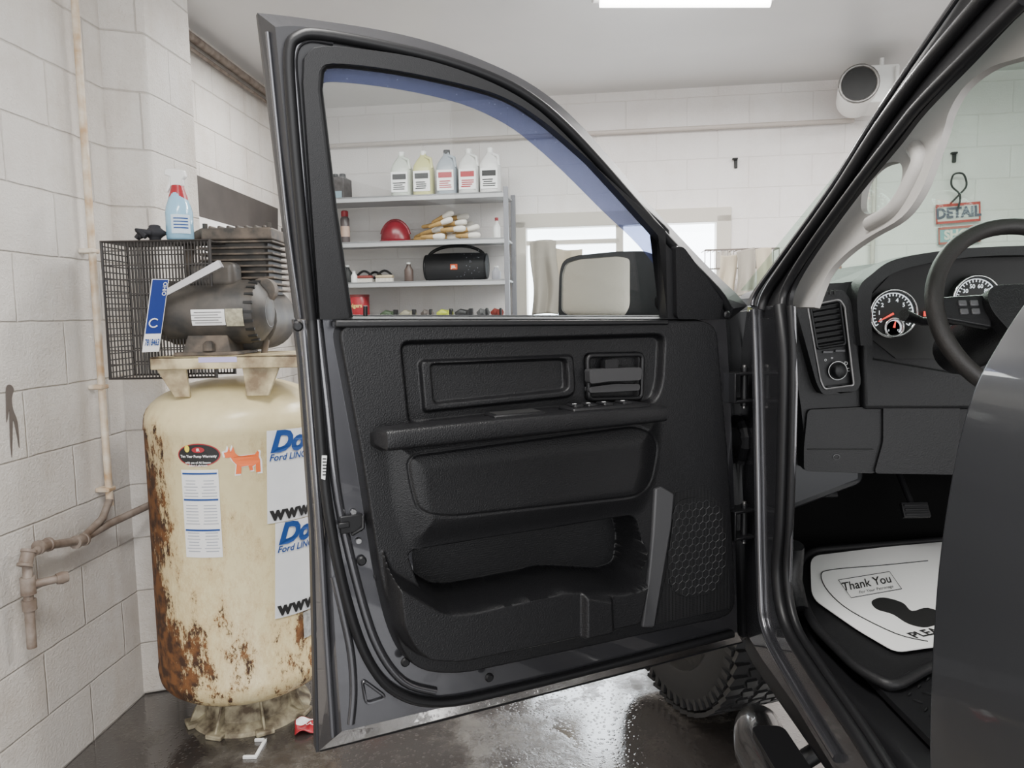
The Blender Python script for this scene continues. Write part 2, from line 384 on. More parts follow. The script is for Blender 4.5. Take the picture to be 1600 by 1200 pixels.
top('cable',tube([BF.p(x,y,.06) for x,y in spline([(1497,326),(1500,305),(1487,290),(1490,273),(1505,272),(1510,290),(1498,305),(1485,318)],6)],.006,8),KTXT,'black cable loop hanging above the plate signs','cable',smooth=60)
for x,y in ((1150,255),(1492,246)):
    u,v=BF.uv(x,y,.02);top('wall_bracket',merge(boxf(BF,u-.010,u+.010,v-.03,v+.03,.0,.02),boxf(BF,u-.025,u+.010,v+.02,v+.032,.01,.04)),KTXT,'small black bracket fixed to the block wall','bracket',bevel=.003)
# =============== SHELF UNIT ===============
SF=Fr(BF.o,BF.U,BF.V,BF.N)
DP=.42
uL=SF.uv(480,400,DP)[0];uR=SF.uv(795,400,DP)[0]
ZS=[SF.uv(650,y,DP)[1] for y in (304,375,439)]+[SF.uv(650,498,DP)[1]]
sh=root('shelving_unit',SF.P((uL+uR)/2,0,DP/2),'grey metal shelving unit against the back block wall','shelving unit')
for z in ZS+[.9,.3]: mk('shelf',merge(boxf(SF,uL,uR-.02,z-.012,z,.02,DP),boxf(SF,uL,uR-.02,z-.035,z,DP-.012,DP)),SHELF,sh,bevel=.002)
for u_ in (uL,uR-.03):
    for w_ in (.03,DP-.03): mk('post',boxf(SF,u_,u_+.03,0,ZS[0]+.03,w_-.0,w_+.03),DSHELF,sh,bevel=.002)
def son(x,si,w):
    u=SF.uv(x,400,w)[0];return SF.P(u,ZS[si]+.002,w)
def jug(x,si,w,bodycol,capm,lab):
    c=son(x,si,w);s=1.03
    m=mat('jug_plastic',bodycol,.35,var=.1,vs=10)
    def rr(hw,hd,z,n=20):
        return [c+SF.U*(hw*math.copysign(abs(math.cos(a))**.55,math.cos(a)))+SF.N*(hd*math.copysign(abs(math.sin(a))**.55,math.sin(a)))+V3((0,0,z*s)) for a in [2*math.pi*k/n for k in range(n)]]
    secs=[(.06,.06,0),(.068,.068,.008),(.068,.068,.17),(.062,.06,.195),(.045,.045,.225),(.026,.026,.25),(.02,.02,.26),(.02,.02,.27)]
    vs=[];fs=[]
    for a,b,z in secs: vs+=rr(a,b,z)
    for i in range(len(secs)-1):
        for k in range(20): l=(k+1)%20;fs.append((i*20+k,i*20+l,(i+1)*20+l,(i+1)*20+k))
    fs.append(tuple(range(20)));fs.append(tuple(len(vs)-20+k for k in range(20)))
    o=top('gallon_jug',(vs,fs),m,lab,'jug','gallon jugs on the top shelf',smooth=60)
    mk('cap',lathe([(.0,.295),(.022,.295),(.022,.268),(.0,.268)],c+V3((0,0,.002)),seg=20),capm,o,smooth=40)
    mk('handle',tube([c+SF.U*.02+SF.N*.03+V3((0,0,.255)),c+SF.U*.055+SF.N*.035+V3((0,0,.24)),c+SF.U*.062+SF.N*.035+V3((0,0,.18))],.011,8),m,o,smooth=60)
    jf=Fr(c,SF.U,SF.V,SF.N)
    mk('paper_label',boxf(jf,-.055,.055,.03,.16,.066,.0705),WTXT,o)
    mk('label_print',merge(*[boxf(jf,-.045+random.random()*.01,.02+random.random()*.025,z,z+.007,.0705,.0715) for z in (.045,.058,.071,.084)],boxf(jf,-.045,.045,.11,.145,.0705,.0715)),RED if 700<x<750 else KTXT,o)
jug(632,0,.28,(.60,.64,.57),WHT,'clear gallon jug with pale green cleaner and label')
jug(666,0,.28,(.62,.60,.26),WHT,'gallon jug of yellow-green cleaner with white label')
jug(702,0,.28,(.34,.38,.42),KTXT,'gallon jug of grey-blue liquid with white label')
jug(736,0,.28,(.70,.70,.68),WHT,'white gallon jug with printed label')
jug(769,0,.28,(.76,.75,.74),WHT,'white gallon jug with printed label at shelf end')
c=son(531,0,.25);cf=Fr(c,SF.U,SF.V,SF.N)
o=top('cardboard_box',boxf(cf,-.075,.075,0,.15,-.08,.08),mat('dark_box_card',(.10,.09,.09),.6,var=.4,vs=30),'small dark printed box on the top shelf','box',bevel=.003)
mk('printed_panel',boxf(cf,-.07,.06,.01,.055,.08,.082),mat('box_teal',(.25,.35,.40),.5),o)
mk('box_contents',merge(*[lathe([(0,.185),(.02,.18),(.025,.15)],c+SF.U*a,seg=10) for a in (-.05,-.01,.04)]),KTXT,o,smooth=50)
for x in (524,541):
    c=son(x,1,.25)
    o=top('spray_can',lathe([(.028,0),(.03,.005),(.03,.17),(.022,.185)],c,seg=24),mat('can_dark',(.10,.08,.08),.35),'dark aerosol spray can on the shelf','spray can','spray cans on the shelf',smooth=50)
    mk('cap',lathe([(.024,.185),(.024,.22),(.018,.225)],c,seg=20),mat('cap_dark',(.05,.05,.05),.4) if x<530 else RED,o,smooth=40)
    mk('can_label',lathe([(.0305,.05),(.0305,.12)],c,seg=24),mat('can_lbl',(.5,.35,.28),.5),o,smooth=40)
c=son(619,1,.25)
DRED=mat('dark_red_shell',(.16,.010,.018),.3)
prof=[(.088*math.cos(a),.0+.135*math.sin(a)) for a in np.linspace(0,math.pi/2,12)]
o=top('hard_hat',lathe(prof,c+V3((0,0,.012)),seg=32,sx=1.15,ref=SF.U),DRED,'dark red hard hat on the middle shelf','hard hat',smooth=60)
mk('brim',lathe([(.088,.02),(.102,.008),(.104,.002),(.085,.008)],c,seg=32,sx=1.12,ref=SF.U),DRED,o,smooth=60)
mk('ridge',tube([c+SF.U*(.1*math.cos(a))+V3((0,0,.014+.135*math.sin(a))) for a in np.linspace(.3,2.8,14)],.012,8),DRED,o,smooth=60)
YEL=mat('yellow_handle',(.46,.28,.09),.6,var=.3,vs=30);COT=mat('cotton_white',(.70,.66,.60),.9,bump=.6,bs=120)
for row,(n,x0) in enumerate(((8,650),(7,660),(5,674),(3,688))):
    for i in range(n):
        c=son(x0+6+i*11,1,.10+.055*((i*2+row)%5))+V3((0,0,.026+row*.044))
        ang=random.uniform(-.2,.4);d=(SF.U*math.cos(ang)+SF.N*math.sin(ang)*.6+V3((0,0,.12*row/3+random.uniform(-.02,.28)*(row>0)))).normalized()
        o=top('wash_brush',lathe([(.006,-.09),(.012,-.08),(.017,-.0)],c,d,12),YEL,'wooden-handled brush with white cotton head in a pile','brush','brushes piled on the middle shelf',smooth=50)
        mk('brush_head',lathe([(.014,0),(.019,.02),(.021,.055),(.016,.075),(.005,.08)],c,d,12),COT,o,smooth=60)
c=son(777,1,.2);o=top('plastic_bottle',lathe([(.022,0),(.024,.01),(.024,.09),(.01,.115),(.01,.13)],c,seg=20),WHT,'small white bottle at the shelf end','bottle',smooth=50)
mk('cap',lathe([(.012,.13),(.012,.15),(.0,.15)],c,seg=16),RED,o,smooth=40)
c=son(713,2,.2)+V3((0,0,.095));sp=root('portable_speaker',c-V3((0,0,.095)),'large black cylindrical portable speaker with carry handle','speaker')
R=.092;L=.215
mk('body',lathe([(.05,-L),(R*.85,-L+.005),(R,-L+.03),(R*1.03,0),(R,L-.03),(R*.85,L-.005),(.05,L)],c,SF.U,32),mat('speaker_mesh',(.012,.012,.014),.6,bump=.6,bs=400),sp,smooth=50)
for s in (-1,1):
    mk('end_ring',tube([c+SF.U*(s*(L-.01))+(SF.V*math.cos(a)+SF.N*math.sin(a))*R*.86 for a in np.linspace(0,2*math.pi,25)[:-1]],.008,8,True),BLK,sp,smooth=60)
mk('carry_handle',tube([c+SF.U*x+V3((0,0,z)) for x,z in spline([(-.20,.02),(-.18,.09),(-.1,.13),(0,.14),(.1,.13),(.18,.09),(.20,.02)],5)],.011,10),BLK,sp,smooth=60)
cfs=Fr(c,SF.U,SF.V,SF.N)
mk('logo_plate',boxf(cfs,-.024,.024,-.022,.014,R,R+.004),mat('orange_logo',(.55,.08,.02),.5),sp,bevel=.004)
mk('lettering',text_s('JBL',.024,lambda x,y:cfs.P(x,y-.005,R+.006),off=.0006),WTXT,sp)
for x,h,r,cm,lab in ((542,.12,.03,KTXT,'black bottle on the shelf'),(552,.08,.022,WHT,'small white bottle on the shelf'),(638,.13,.03,mat('brown_bottle',(.1,.07,.06),.4),'brown bottle on the shelf'),(775,.09,.03,mat('grey_can',(.3,.3,.33),.4),'small grey can at the shelf end')):
    c=son(x,2,.28);o=top('bottle',lathe([(r*.9,0),(r,.006),(r,h*.6),(r*.5,h*.8),(r*.45,h*.9)],c,seg=20),cm,lab,'bottle',smooth=50)
    mk('cap',lathe([(r*.5,h*.9),(r*.5,h),(0,h)],c,seg=16),WHT,o,smooth=40)
for x,cc in ((568,(.25,.05,.04)),(600,(.55,.45,.3)),(585,(.08,.08,.1))):
    c=son(x,2,.25 if x!=585 else .12);f=Fr(c,SF.U,SF.V,SF.N)
    o=top('scrub_brush',boxf(f,-.06,.06,.03,.05,-.03,.03),mat('brush_block',cc,.5),'oval scrub brush resting bristles down on the shelf','brush','scrub brushes on the shelf',bevel=.012,seg=3)
    mk('bristles',merge(*[tube([f.P(a,.0,b),f.P(a*1.02,.03,b)],.005,5) for a in np.linspace(-.052,.052,12) for b in (-.02,0,.02)]),COT,o)
    mk('grip',tube([f.P(a,.05+.03*math.sin((a+.05)/.1*math.pi),0) for a in np.linspace(-.05,.05,9)],.008,8),BLK,o,smooth=60)
c=son(557,3,.3);o=top('coffee_can',lathe([(.072,0),(.075,.005),(.075,.15),(.072,.155)],c,seg=32),RED,'red coffee can with dark logo on the lower shelf','can',smooth=40)
mk('lid',lathe([(.077,.15),(.077,.165),(0,.167)],c,seg=32),mat('lid_dark',(.2,.03,.03),.4),o,smooth=40)
mk('label_print',text_s('Folgers',.035,lambda x,y:c+SF.U*(.0775*math.sin(x/.0775))+SF.N*(.0775*math.cos(x/.0775))+V3((0,0,y+.09)),off=.001),mat('yellow_print',(.8,.6,.2),.5),o)
for x,cc,sz in ((604,(.06,.09,.05),.05),(634,(.30,.28,.2),.045),(692,(.45,.5,.05),.045),(722,(.03,.03,.03),.05),(774,(.2,.03,.02),.03),(752,(.1,.1,.1),.03),(664,(.12,.10,.09),.03)):
    c=son(x,3,.3);f=Fr(c,SF.U,SF.V,SF.N)
    o=top('hand_tool',tube([f.P(-sz,.024,0),f.P(-sz*.3,.034,.01),f.P(sz*.5,.03,0),f.P(sz,.03,.02)],[.016,.026,.02,.026],8),mat('tool_col',cc,.5),'small hand tool lying on the lower shelf','tool','tools on the lower shelf',smooth=60)
    mk('tool_head',boxf(f,sz*.8,sz*1.3,.006,.06,-.02,.03),BLK,o,bevel=.005)
def towel(x0,y0,x1,y1,m,w=.08,lab='towel',amp=1):
    u0,v1=BF.uv(x0,y0,w);u1,v0=BF.uv(x1,y1,w);ph=random.random()*6
    f=Fr(BF.P(u0,v0,w),BF.U,BF.V,BF.N)
    def hf(P): 
        k=1-P[:,1]/(v1-v0);return amp*(.018*np.sin(P[:,0]*70+ph+k*1.5)*(.3+k)+.012*np.sin(P[:,0]*33+P[:,1]*9))
    vs,fs=hfield(f,0,u1-u0,0,v1-v0,40,30,hf)
    vs=[V3(v)+BF.U*(.012*math.sin(v[2]*11+ph))+V3((0,0,-.02*math.sin((v[0]-vs[0][0])*12+ph))) for v in vs]
    o=top('towel',(vs,fs),m,lab,'towel','towels hanging by the window',smooth=80)
    md=o.modifiers.new('s','SOLIDIFY');md.thickness=.006
RK=mat('rack_wire',(.25,.22,.2),.5,metal=.6)
towel(830,380,872,494,TOWEL2,.16,'grey-beige towel hanging over the window')
towel(866,387,908,475,TOWEL,.10,'beige towel hanging over the window')
towel(1122,395,1148,455,TOWEL,.25,'beige towel hanging from the wire rack')
towel(1150,390,1178,460,TOWEL2,.28,'pale green-beige towel hanging from the wire rack')
u0,v0=BF.uv(1100,392,.15);u1,_=BF.uv(1215,385,.15)
top('wire_rack',merge(*[tube([BF.P(u0+(u1-u0)*t,v0,.02),BF.P(u0+(u1-u0)*t,v0,.2)],.004,6) for t in np.linspace(0,1,14)],tube([BF.P(u0,v0,.2),BF.P(u1,v0,.2)],.006,6),tube([BF.P(u0,v0-.12,.2),BF.P(u1,v0-.12,.2)],.005,6),*[tube([BF.P(u0+(u1-u0)*t,v0,.2),BF.P(u0+(u1-u0)*t,v0-.12,.2)],.003,6) for t in np.linspace(0,1,14)]),RK,'wire rack fixed to the wall beside the window','wire rack')
towel(1182,392,1208,450,TOWEL,.25,'crumpled beige towel hanging from the wire rack')
u,v=BF.uv(1308,425,.1)
top('cone_tool',lathe([(.03,0),(.028,.12),(.01,.2)],BF.P(u,v-.1,.1),seg=16),mat('brown_tool',(.3,.12,.08),.5),'brown tapered tool standing near the wall','tool',smooth=50)
# =============== LEFT WALL PIPES ===============
vb=LNF.uv(172,790,.035)
conduit=top('wall_pipe',tube([LNF.P(vb[0],vb[1],.035),LNF.P(vb[0],ZC-.02,.035)],.012,12),PIPEP,'vertical off-white pipe with rust streaks on the block wall','pipe',smooth=60)
for t in (.0,.35,.8): mk('pipe_strap',boxf(LNF,vb[0]-.022,vb[0]+.022,vb[1]+.05+t,vb[1]+.065+t,0,.048),PIPEP,conduit,bevel=.004)
q=[LNF.uv(x,y,.05) for x,y in ((172,818),(125,845),(68,853),(42,872),(45,940),(50,1012))]
P3=[LNF.P(u,v,.05) for u,v in q]
lp=root('drain_pipe',P3[-1],'old brown threaded pipe with elbows and valve on the wall','pipe')
mk('pipe_run',tube([V3((-1.285,2.62,P3[0].z+.03)),P3[0],P3[1],P3[2]],.013,12),PIPED,lp,smooth=60)
mk('pipe_run.001',tube([P3[2],P3[2]*.7+P3[3]*.3,P3[3],P3[4],P3[5]],.013,12),PIPED,lp,smooth=60)
mk('pipe_rise',tube([LNF.P(vb[0],vb[1]+.02,.035),P3[1]*.25+P3[0]*.75+V3((0,0,.03)),P3[1]],.012,12),PIPED,lp,smooth=60)
for i in (1,2,3): mk('elbow',lathe([(.016,-.024),(.021,-.024),(.021,-.016),(.018,-.014),(.018,.014),(.021,.016),(.021,.024),(.016,.024)],P3[i],(P3[min(i+1,5)]-P3[i-1]),16),PIPED,lp,smooth=40)
t=LNF.P(*LNF.uv(44,915,.05),.05);mk('tee',merge(lathe([(.02,-.025),(.02,.025)],t,(0,0,1),16),tube([t,t+V3((.05,.05,0))],.012,10),lathe([(.016,0),(.019,.015),(.015,.03)],t+V3((.05,.05,0)),(1,1,0),12)),PIPED,lp,smooth=50)
mk('pipe_collar',lathe([(.019,-.015),(.019,.015)],LNF.P(*LNF.uv(46,945,.05),.05),(0,0,1),16),PIPED,lp,smooth=40)
# =============== COMPRESSOR ===============
TC=V3((-.96,2.56,0));TR=.295
ac=root('air_compressor',(TC.x,TC.y,0),'rusty cream vertical tank air compressor with black motor on top','air compressor')
z1=1.07;z0=.19
prof=[(.01,.09)]+[(TR*math.sin(a),z0-.1*math.cos(a)) for a in np.linspace(.1,math.pi/2,10)]+[(TR+.003,z0+.03),(TR,z0+.035),(TR,z1-.035),(TR+.003,z1-.03)]+[(TR*math.cos(a),z1+.13*math.sin(a)) for a in np.linspace(0,math.pi/2-.05,12)]
mk('tank',lathe(prof,TC,seg=64),TANK,ac,smooth=50)
mk('base_ring',lathe([(.205,0.0),(.20,.012),(.165,.03),(.155,.08),(.17,.12),(.16,.12),(.15,.02)],TC,seg=48),CRUST,ac,smooth=40)
for a in (215,255,300,345):
    a=math.radians(a);d=V3((math.cos(a),math.sin(a),0));f=Fr(TC+d*.16,d.cross(V3((0,0,1))),(0,0,1),d)
    mk('foot',merge(boxf(f,-.03,.03,0,.016,-.01,.065),prism([f.P(-.004,.0,.06),f.P(-.004,.0,-.01),f.P(-.004,.10,-.01),f.P(-.004,.10,.01)],f.U*.008)),CRUST,ac,bevel=.005)
def tank_hit(x,y,r=TR):
    d=ray(x,y);o=CAM-TC
    A=d.x**2+d.y**2;B=2*(o.x*d.x+o.y*d.y);C=o.x**2+o.y**2-r*r;D=max(0,B*B-4*A*C);t=(-B-math.sqrt(D))/(2*A)
    p=CAM+d*t;return math.atan2(p.x-TC.x,-(p.y-TC.y)),p.z
def tfn(x,y,e=.002,rot=0):
    a0,zc=tank_hit(x,y)
    def fn(u,v):
        cu=u*math.cos(rot)-v*math.sin(rot);cv=u*math.sin(rot)+v*math.cos(rot)
        a=a0+cu/TR;return V3((TC.x+(TR+e)*math.sin(a),TC.y-(TR+e)*math.cos(a),zc+cv))
    return fn
def wrap(fn,w,h,n=16):
    vs=[];fs=[]
    for j in range(n+1):
        for i in range(n+1): vs.append(fn(-w/2+w*i/n,-h/2+h*j/n))
    for j in range(n):
        for i in range(n):
            k=j*(n+1)+i;fs.append((k,k+1,k+n+2,k+n+1))
    return vs,fs
def disc(fn,rx,ry,n=32):
    vs=[fn(0,0)];
    for r in (.5,1): vs+=[fn(rx*r*math.cos(2*math.pi*k/n),ry*r*math.sin(2*math.pi*k/n)) for k in range(n)]
    fs=[(0,1+k,1+(k+1)%n) for k in range(n)]+[(1+k,1+n+k,1+n+(k+1)%n,1+(k+1)%n) for k in range(n)]
    return vs,fs
mk('warranty_sticker',disc(tfn(310,711,.002),.068,.036),RED,ac)
mk('sticker_face',disc(tfn(310,711,.0026),.064,.033),KTXT,ac)
mk('sticker_emblem',disc(tfn(310,703,.0036),.02,.009),RED,ac)
mk('sticker_drop',disc(tfn(293,701,.0036),.008,.011),mat('yellow_dot',(.85,.7,.05),.5),ac)
mk('lettering',merge(text_s('Ten Year Pump Warranty',.0108,tfn(310,713,.0042),off=.0003),text_s('with use of All Season\nSelect Lubricant',.009,tfn(310,725,.0042),off=.0002),text_s('IR',.012,tfn(310,703,.0046),off=.0004)),WTXT,ac)
dog=[(-.055,.028),(-.045,.03),(-.04,.045),(-.035,.03),(-.028,.046),(-.022,.025),(-.012,.014),(.035,.016),(.043,.026),(.048,.022),(.046,.008),(.05,-.005),(.05,-.042),(.036,-.042),(.036,-.016),(.026,-.022),(.028,-.034),(.018,-.034),(.014,-.018),(-.006,-.02),(-.008,-.042),(-.024,-.042),(-.02,-.012),(-.03,.0),(-.036,.012),(-.052,.012)]
def flatpoly(fn,pts):
    tr=geometry.tessellate_polygon([[V3((a,b,0)) for a,b in pts]]);return [fn(a,b) for a,b in pts],[tuple(t) for t in tr]
f_=tfn(380,719,.002);mk('animal_sticker_backing',flatpoly(f_,[(a*1.12,b*1.12+.0) for a,b in dog]),WTXT,ac)
mk('animal_sticker',flatpoly(tfn(380,719,.0035),dog),ORG,ac)
mk('information_label',wrap(tfn(315,803,.002,.0),.118,.28),WTXT,ac)
ls=[];fb=tfn(315,803,.0028)
for j in range(26):
    yy=.125-j*.0098
    if j in(0,1,9,17,18): continue
    L=random.uniform(.03,.048);
    for cx in (-.029,.029): ls.append(wrap(lambda u,v,cx=cx,yy=yy:fb(u+cx,v+yy),L,.0028,2))
mk('label_print',merge(*ls),mat('grey_print',(.40,.42,.47),.6),ac)
ls=[]
for yy in (.128,.045,-.052): 
    fb2=tfn(315,803,.0032);ls.append(wrap(lambda u,v,yy=yy:fb2(u,v+yy),.11,.006,6))
mk('label_header',merge(*ls),BLUE,ac)
SGN=mat('sign_white',(.80,.81,.82),.4,var=.1,vs=8)
for (x,y,rot,h) in ((455,741,-.04,.30),(466,884,-.05,.315)):
    sw=.20
    f0=tfn(x,y,.004,rot)
    o=top('magnetic_sign',wrap(lambda u,v:f0(u+sw/2-.085,v),sw,h),SGN,'white magnetic dealer sign with blue lettering on the tank','sign','magnetic signs on the tank')
    f1=tfn(x,y,.008,rot)
    mk('lettering',text_s('Do',.092,lambda u,v:f1(u-.076,v+h/2-.04),off=.0048,shear=.3,align='LEFT'),BLUE,o)
    mk('lettering_small',text_s('Ford LINCOLN',.030,lambda u,v:f1(u-.08,v+h/2-.088),off=.0006,shear=.25,align='LEFT'),BLUE,o)
    mk('web_lettering',text_s('www.',.062,lambda u,v:f1(u-.075,v-h/2+.03),off=.0032,align='LEFT',spacing=1.1),KTXT,o)
mk('rating_plate',wrap(tfn(484,972,.003),.06,.09),mat('plate_grey',(.5,.5,.48),.4,var=.4,vs=60),ac)
CF=Fr((TC.x,TC.y-.13,0),(1,0,0),(0,0,1),(0,-1,0))
def cx(x,y,w=0): return CF.uv(x,y,w)
uA,vA=cx(234,563,.12);uB,vB=cx(440,550,.12)
PZ=(vA+vB)/2
pm=CREAM
mk('platform',merge(boxf(CF,uA,uB+.12,PZ-.008,PZ,-.18,.12),boxf(CF,uA,uB+.12,PZ-.04,PZ,.112,.12)),pm,ac,bevel=.003)
for x0,x1,sl in ((236,275,.05),(378,428,-.01)):
    a,_=cx(x0,590,.1);b,_=cx(x1,590,.1)
    mk('platform_leg',prism([CF.P(a,PZ-.01,.1),CF.P(b+.03,PZ-.01,.1),CF.P(b-.01+sl,PZ-.13,.1),CF.P(a+.02+sl,PZ-.13,.1)],CF.N*-.012),pm,ac,bevel=.003)
u,v=cx(345,562,.121);mk('platform_sticker',boxf(CF,u-.07,u+.05,v-.008,v+.008,.12,.1215),mat('lav',(.5,.45,.75),.5),ac)
mk('bolt',lathe([(.02,0),(.02,.02),(.01,.03)],CF.P(*cx(325,548,.1),.09),(0,0,1),8),DIRTYGR,ac,smooth=40)
mc=CF.P(*cx(335,488,0),0);MR=.104
uL_,_=cx(248,490,0);uR_,_=cx(425,490,0);hl=(uR_-uL_)/2;mcx=CF.P((uL_+uR_)/2,mc.z,0)
prof=[(.03,-hl),(.06,-hl+.002),(MR*.86,-hl+.02),(MR*.94,-hl+.05),(MR,-hl+.055),(MR,hl-.075),(MR*.97,hl-.07),(MR*.92,hl-.035),(MR*.6,hl-.008),(.03,hl)]
mk('motor',lathe(prof,mcx,(1,0,0),40),DIRTYBLK,ac,smooth=40)
mk('motor_vent',merge(*[boxf(Fr(mcx+V3((hl-.045,0,0)),(1,0,0),(0,math.sin(a),math.cos(a)),(0,-math.cos(a),math.sin(a))),-.014,.014,-.004,.004,MR*.90,MR*.97) for a in np.linspace(-1.2,1.5,10)]),KTXT,ac)
mk('end_bell_ring',tube([mcx+V3((hl-.008,math.cos(a)*.05,math.sin(a)*.05)) for a in np.linspace(0,2*math.pi,25)[:-1]],.004,6,True),DIRTYBLK,ac,smooth=60)
mfr=Fr(mcx,(1,0,0),(0,0,1),(0,-1,0))
mk('capacitor_cover',boxf(mfr,-.06,.09,MR*.75,MR+.055,-.02,.06),DIRTYBLK,ac,bevel=.02,seg=4)
mk('motor_foot',merge(boxf(mfr,-.1,.1,PZ-mcx.z,PZ-mcx.z+.012,-.1,.1),prism([mcx+V3((-.08,-.09,PZ-mcx.z)),mcx+V3((.08,-.09,PZ-mcx.z)),mcx+V3((.06,-.07,-.06)),mcx+V3((-.06,-.07,-.06))],(0,.12,0))),DIRTYGR,ac,bevel=.003)
def mfn(x,y,e):
    p=CF.uv(x,y,MR);u0=p[0];zz=max(-.9,min(.9,(p[1]-mcx.z)/MR));a0=math.asin(zz)
    return lambda u,v:V3((CF.P(u0+u,0,0).x,mcx.y-(MR+e)*math.cos(a0+v/MR),mcx.z+(MR+e)*math.sin(a0+v/MR)))
mk('motor_nameplate',wrap(mfn(325,496,.002),.105,.05,8),WTXT,ac)
mk('nameplate_print',merge(*[wrap((lambda u,v,k=k,f=mfn(325,496,.003):f(u-.01*(k%2),v+.016-k*.008)),.085,.0025,4) for k in range(5)]),mat('grey_ink',(.2,.2,.2),.6),ac)
mk('warning_plate',wrap(mfn(366,496,.002),.055,.055,8),mat('warn',(.45,.42,.3),.5,var=.4,vs=90),ac)
pf=Fr(CF.P(*cx(390,470,-.16),-.16),(1,0,0),(0,0,1),(0,-1,0))
s=[boxf(pf,-.13,.12,z,z+.007,-.1,.1) for z in np.arange(.03,.2,.02)]
mk('cylinder_fins',merge(*s),DIRTYGR,ac,bevel=.002)
mk('pump_cylinder',boxf(pf,-.105,.095,-.08,.21,-.08,.08),DIRTYBLK,ac,bevel=.01)
mk('pump_head',merge(boxf(pf,-.12,.115,.2,.24,-.095,.095),*[boxf(pf,a,a+.012,.235,.25,-.08,.08) for a in np.arange(-.1,.1,.03)]),DIRTYGR,ac,bevel=.006,seg=2)
mk('head_bolts',merge(*[lathe([(.009,.24),(.009,.256)],pf.P(a,0,b),(0,0,1),6) for a in (-.108,.105) for b in (-.08,.08)]),DIRTYBLK,ac)
mk('crankcase',lathe([(.09,-.12),(.11,-.1),(.11,.12),(.09,.13)],pf.P(.02,-.06),(0,-1,0),28),DIRTYBLK,ac,smooth=40)
mk('intake_pipe',tube(spline([tuple(pf.P(-.13,.0,.06)),tuple(pf.P(-.17,.05,.06)),tuple(pf.P(-.17,.19,.06)),tuple(pf.P(-.11,.235,.06))],4),.016,10),DIRTYGR,ac,smooth=60)
mk('discharge_pipe',tube([pf.P(.08,-.02,.12),pf.P(.09,-.14,.12),pf.P(.06,-.25,.1)],.011,10),DIRTYGR,ac,smooth=60)
mk('air_filter',lathe([(.03,-.03),(.04,-.02),(.04,.02),(.03,.025)],pf.P(.10,.03,.14),(0,-1,0),20),DIRTYGR,ac,smooth=40)
uG0,vG1=CF.uv(158,378,.06);uG1,_=CF.uv(328,395,.06);_,vG0=CF.uv(172,592,.06)
bars=[]
gf=CF;ws=(.06,-.1)
def bar(a,b,r=.0026): return tube([a,b],r,4)
uG0=max(uG0,-.415)
for w_ in ws:
    for u in np.arange(uG0,uG1,.0105): bars.append(bar(gf.P(u,vG0,w_),gf.P(u,vG1,w_),.0023))
    for v in np.arange(vG0,vG1,.045): bars.append(bar(gf.P(uG0,v,w_),gf.P(uG1,v,w_)))
for v in np.arange(vG0,vG1+.001,.02): bars.append(bar(gf.P(uG0,v,ws[0]),gf.P(uG0,v,ws[1])))
for u in np.arange(uG0,uG1,.0105): bars.append(bar(gf.P(u,vG1,ws[0]),gf.P(u,vG1,ws[1])))
for w_ in ws: 
    L=[gf.P(uG0,vG0,w_),gf.P(uG1,vG0,w_),gf.P(uG1,vG1,w_),gf.P(uG0,vG1,w_)]
    bars.append(tube(L,.006,6,True))
mk('belt_guard',merge(*bars),mat('black_wire',(.03,.026,.024),.5),ac)
a=CF.P(*cx(252,462,.14),.14);b=CF.P(*cx(345,412,.14),.14)
o=top('metal_strip',tube([a,b],[.012,.016],4),mat('silver_strip',(.6,.6,.62),.3,metal=.7),'silver metal strip leaning across the motor','metal strip')
pfn=Fr(CF.P(*cx(243,492,.16),.16),(.8,.6,0),(.20,.0,1),(.6,-.8,0))
o=top('license_plate',boxf(pfn,-.024,.024,-.115,.11,0,.002),WTXT,'blue and white license plate propped by the motor','license plate',bevel=.001)
mk('blue_field',boxf(pfn,-.022,.022,-.058,.108,.002,.003),mat('plate_blue',(.015,.035,.20),.35),o)
mk('lettering',text_s('7818463',.028,lambda x,y:pfn.P(x*.42,y-.086,.005),off=.0008),BLUE,o)
mk('plate_symbol',merge(text_s('OHIO',.016,lambda x,y:pfn.P(y+.014,-x+.08,.005),off=.0002),tube([pfn.P(-.002+.013*math.cos(a),-.025+.013*math.sin(a),.005) for a in np.linspace(.8,5.6,14)],.002,6)),WTXT,o)
sc=CF.P(*CF.uv(283,388,-.03),-.03);sc.z=vG1+.008
sb=root('spray_bottle',sc,'blue spray bottle with red neck and white trigger','spray bottle')
BL=mat('blue_liquid_bottle',(.30,.54,.72),.2,coat=.5)
mk('bottle_body',lathe([(.04,0),(.046,.006),(.046,.09),(.042,.11),(.026,.15),(.02,.165)],sc,seg=28,sx=.9,ref=(1,0,0)),BL,sb,smooth=50)
mk('neck_sleeve',lathe([(.031,.125),(.029,.14),(.021,.165),(.018,.178)],sc,seg=24),RED,sb,smooth=50)
mk('bottle_label',wrap(lambda u,v:sc+V3((.047*math.sin(u/.047+.5),-.0475*math.cos(u/.047+.5),v+.05)),.06,.06,8),mat('pale_label',(.6,.72,.82),.5),sb)
mk('label_print',merge(*[wrap(lambda u,v,k=k:sc+V3((.048*math.sin(u/.047+.5),-.0485*math.cos(u/.047+.5),v+.068-k*.01)),.045,.004,6) for k in range(4)]),BLUE,sb)
hf_=Fr(sc+V3((0,0,.175)),(1,0,0),(0,0,1),(0,-1,0))
mk('trigger_head',prism([hf_.P(a,b,.012) for a,b in ((-.02,0),(.02,0),(.02,.02),(.03,.03),(.026,.05),(.0,.056),(-.035,.054),(-.038,.036),(-.02,.03))],hf_.N*-.024),WHT,sb,bevel=.004)
mk('trigger',prism([hf_.P(a,b,.006) for a,b in ((-.022,.036),(-.014,.034),(-.02,.0),(-.032,-.02),(-.036,-.014),(-.027,.01))],hf_.N*-.012),WHT,sb,bevel=.002)
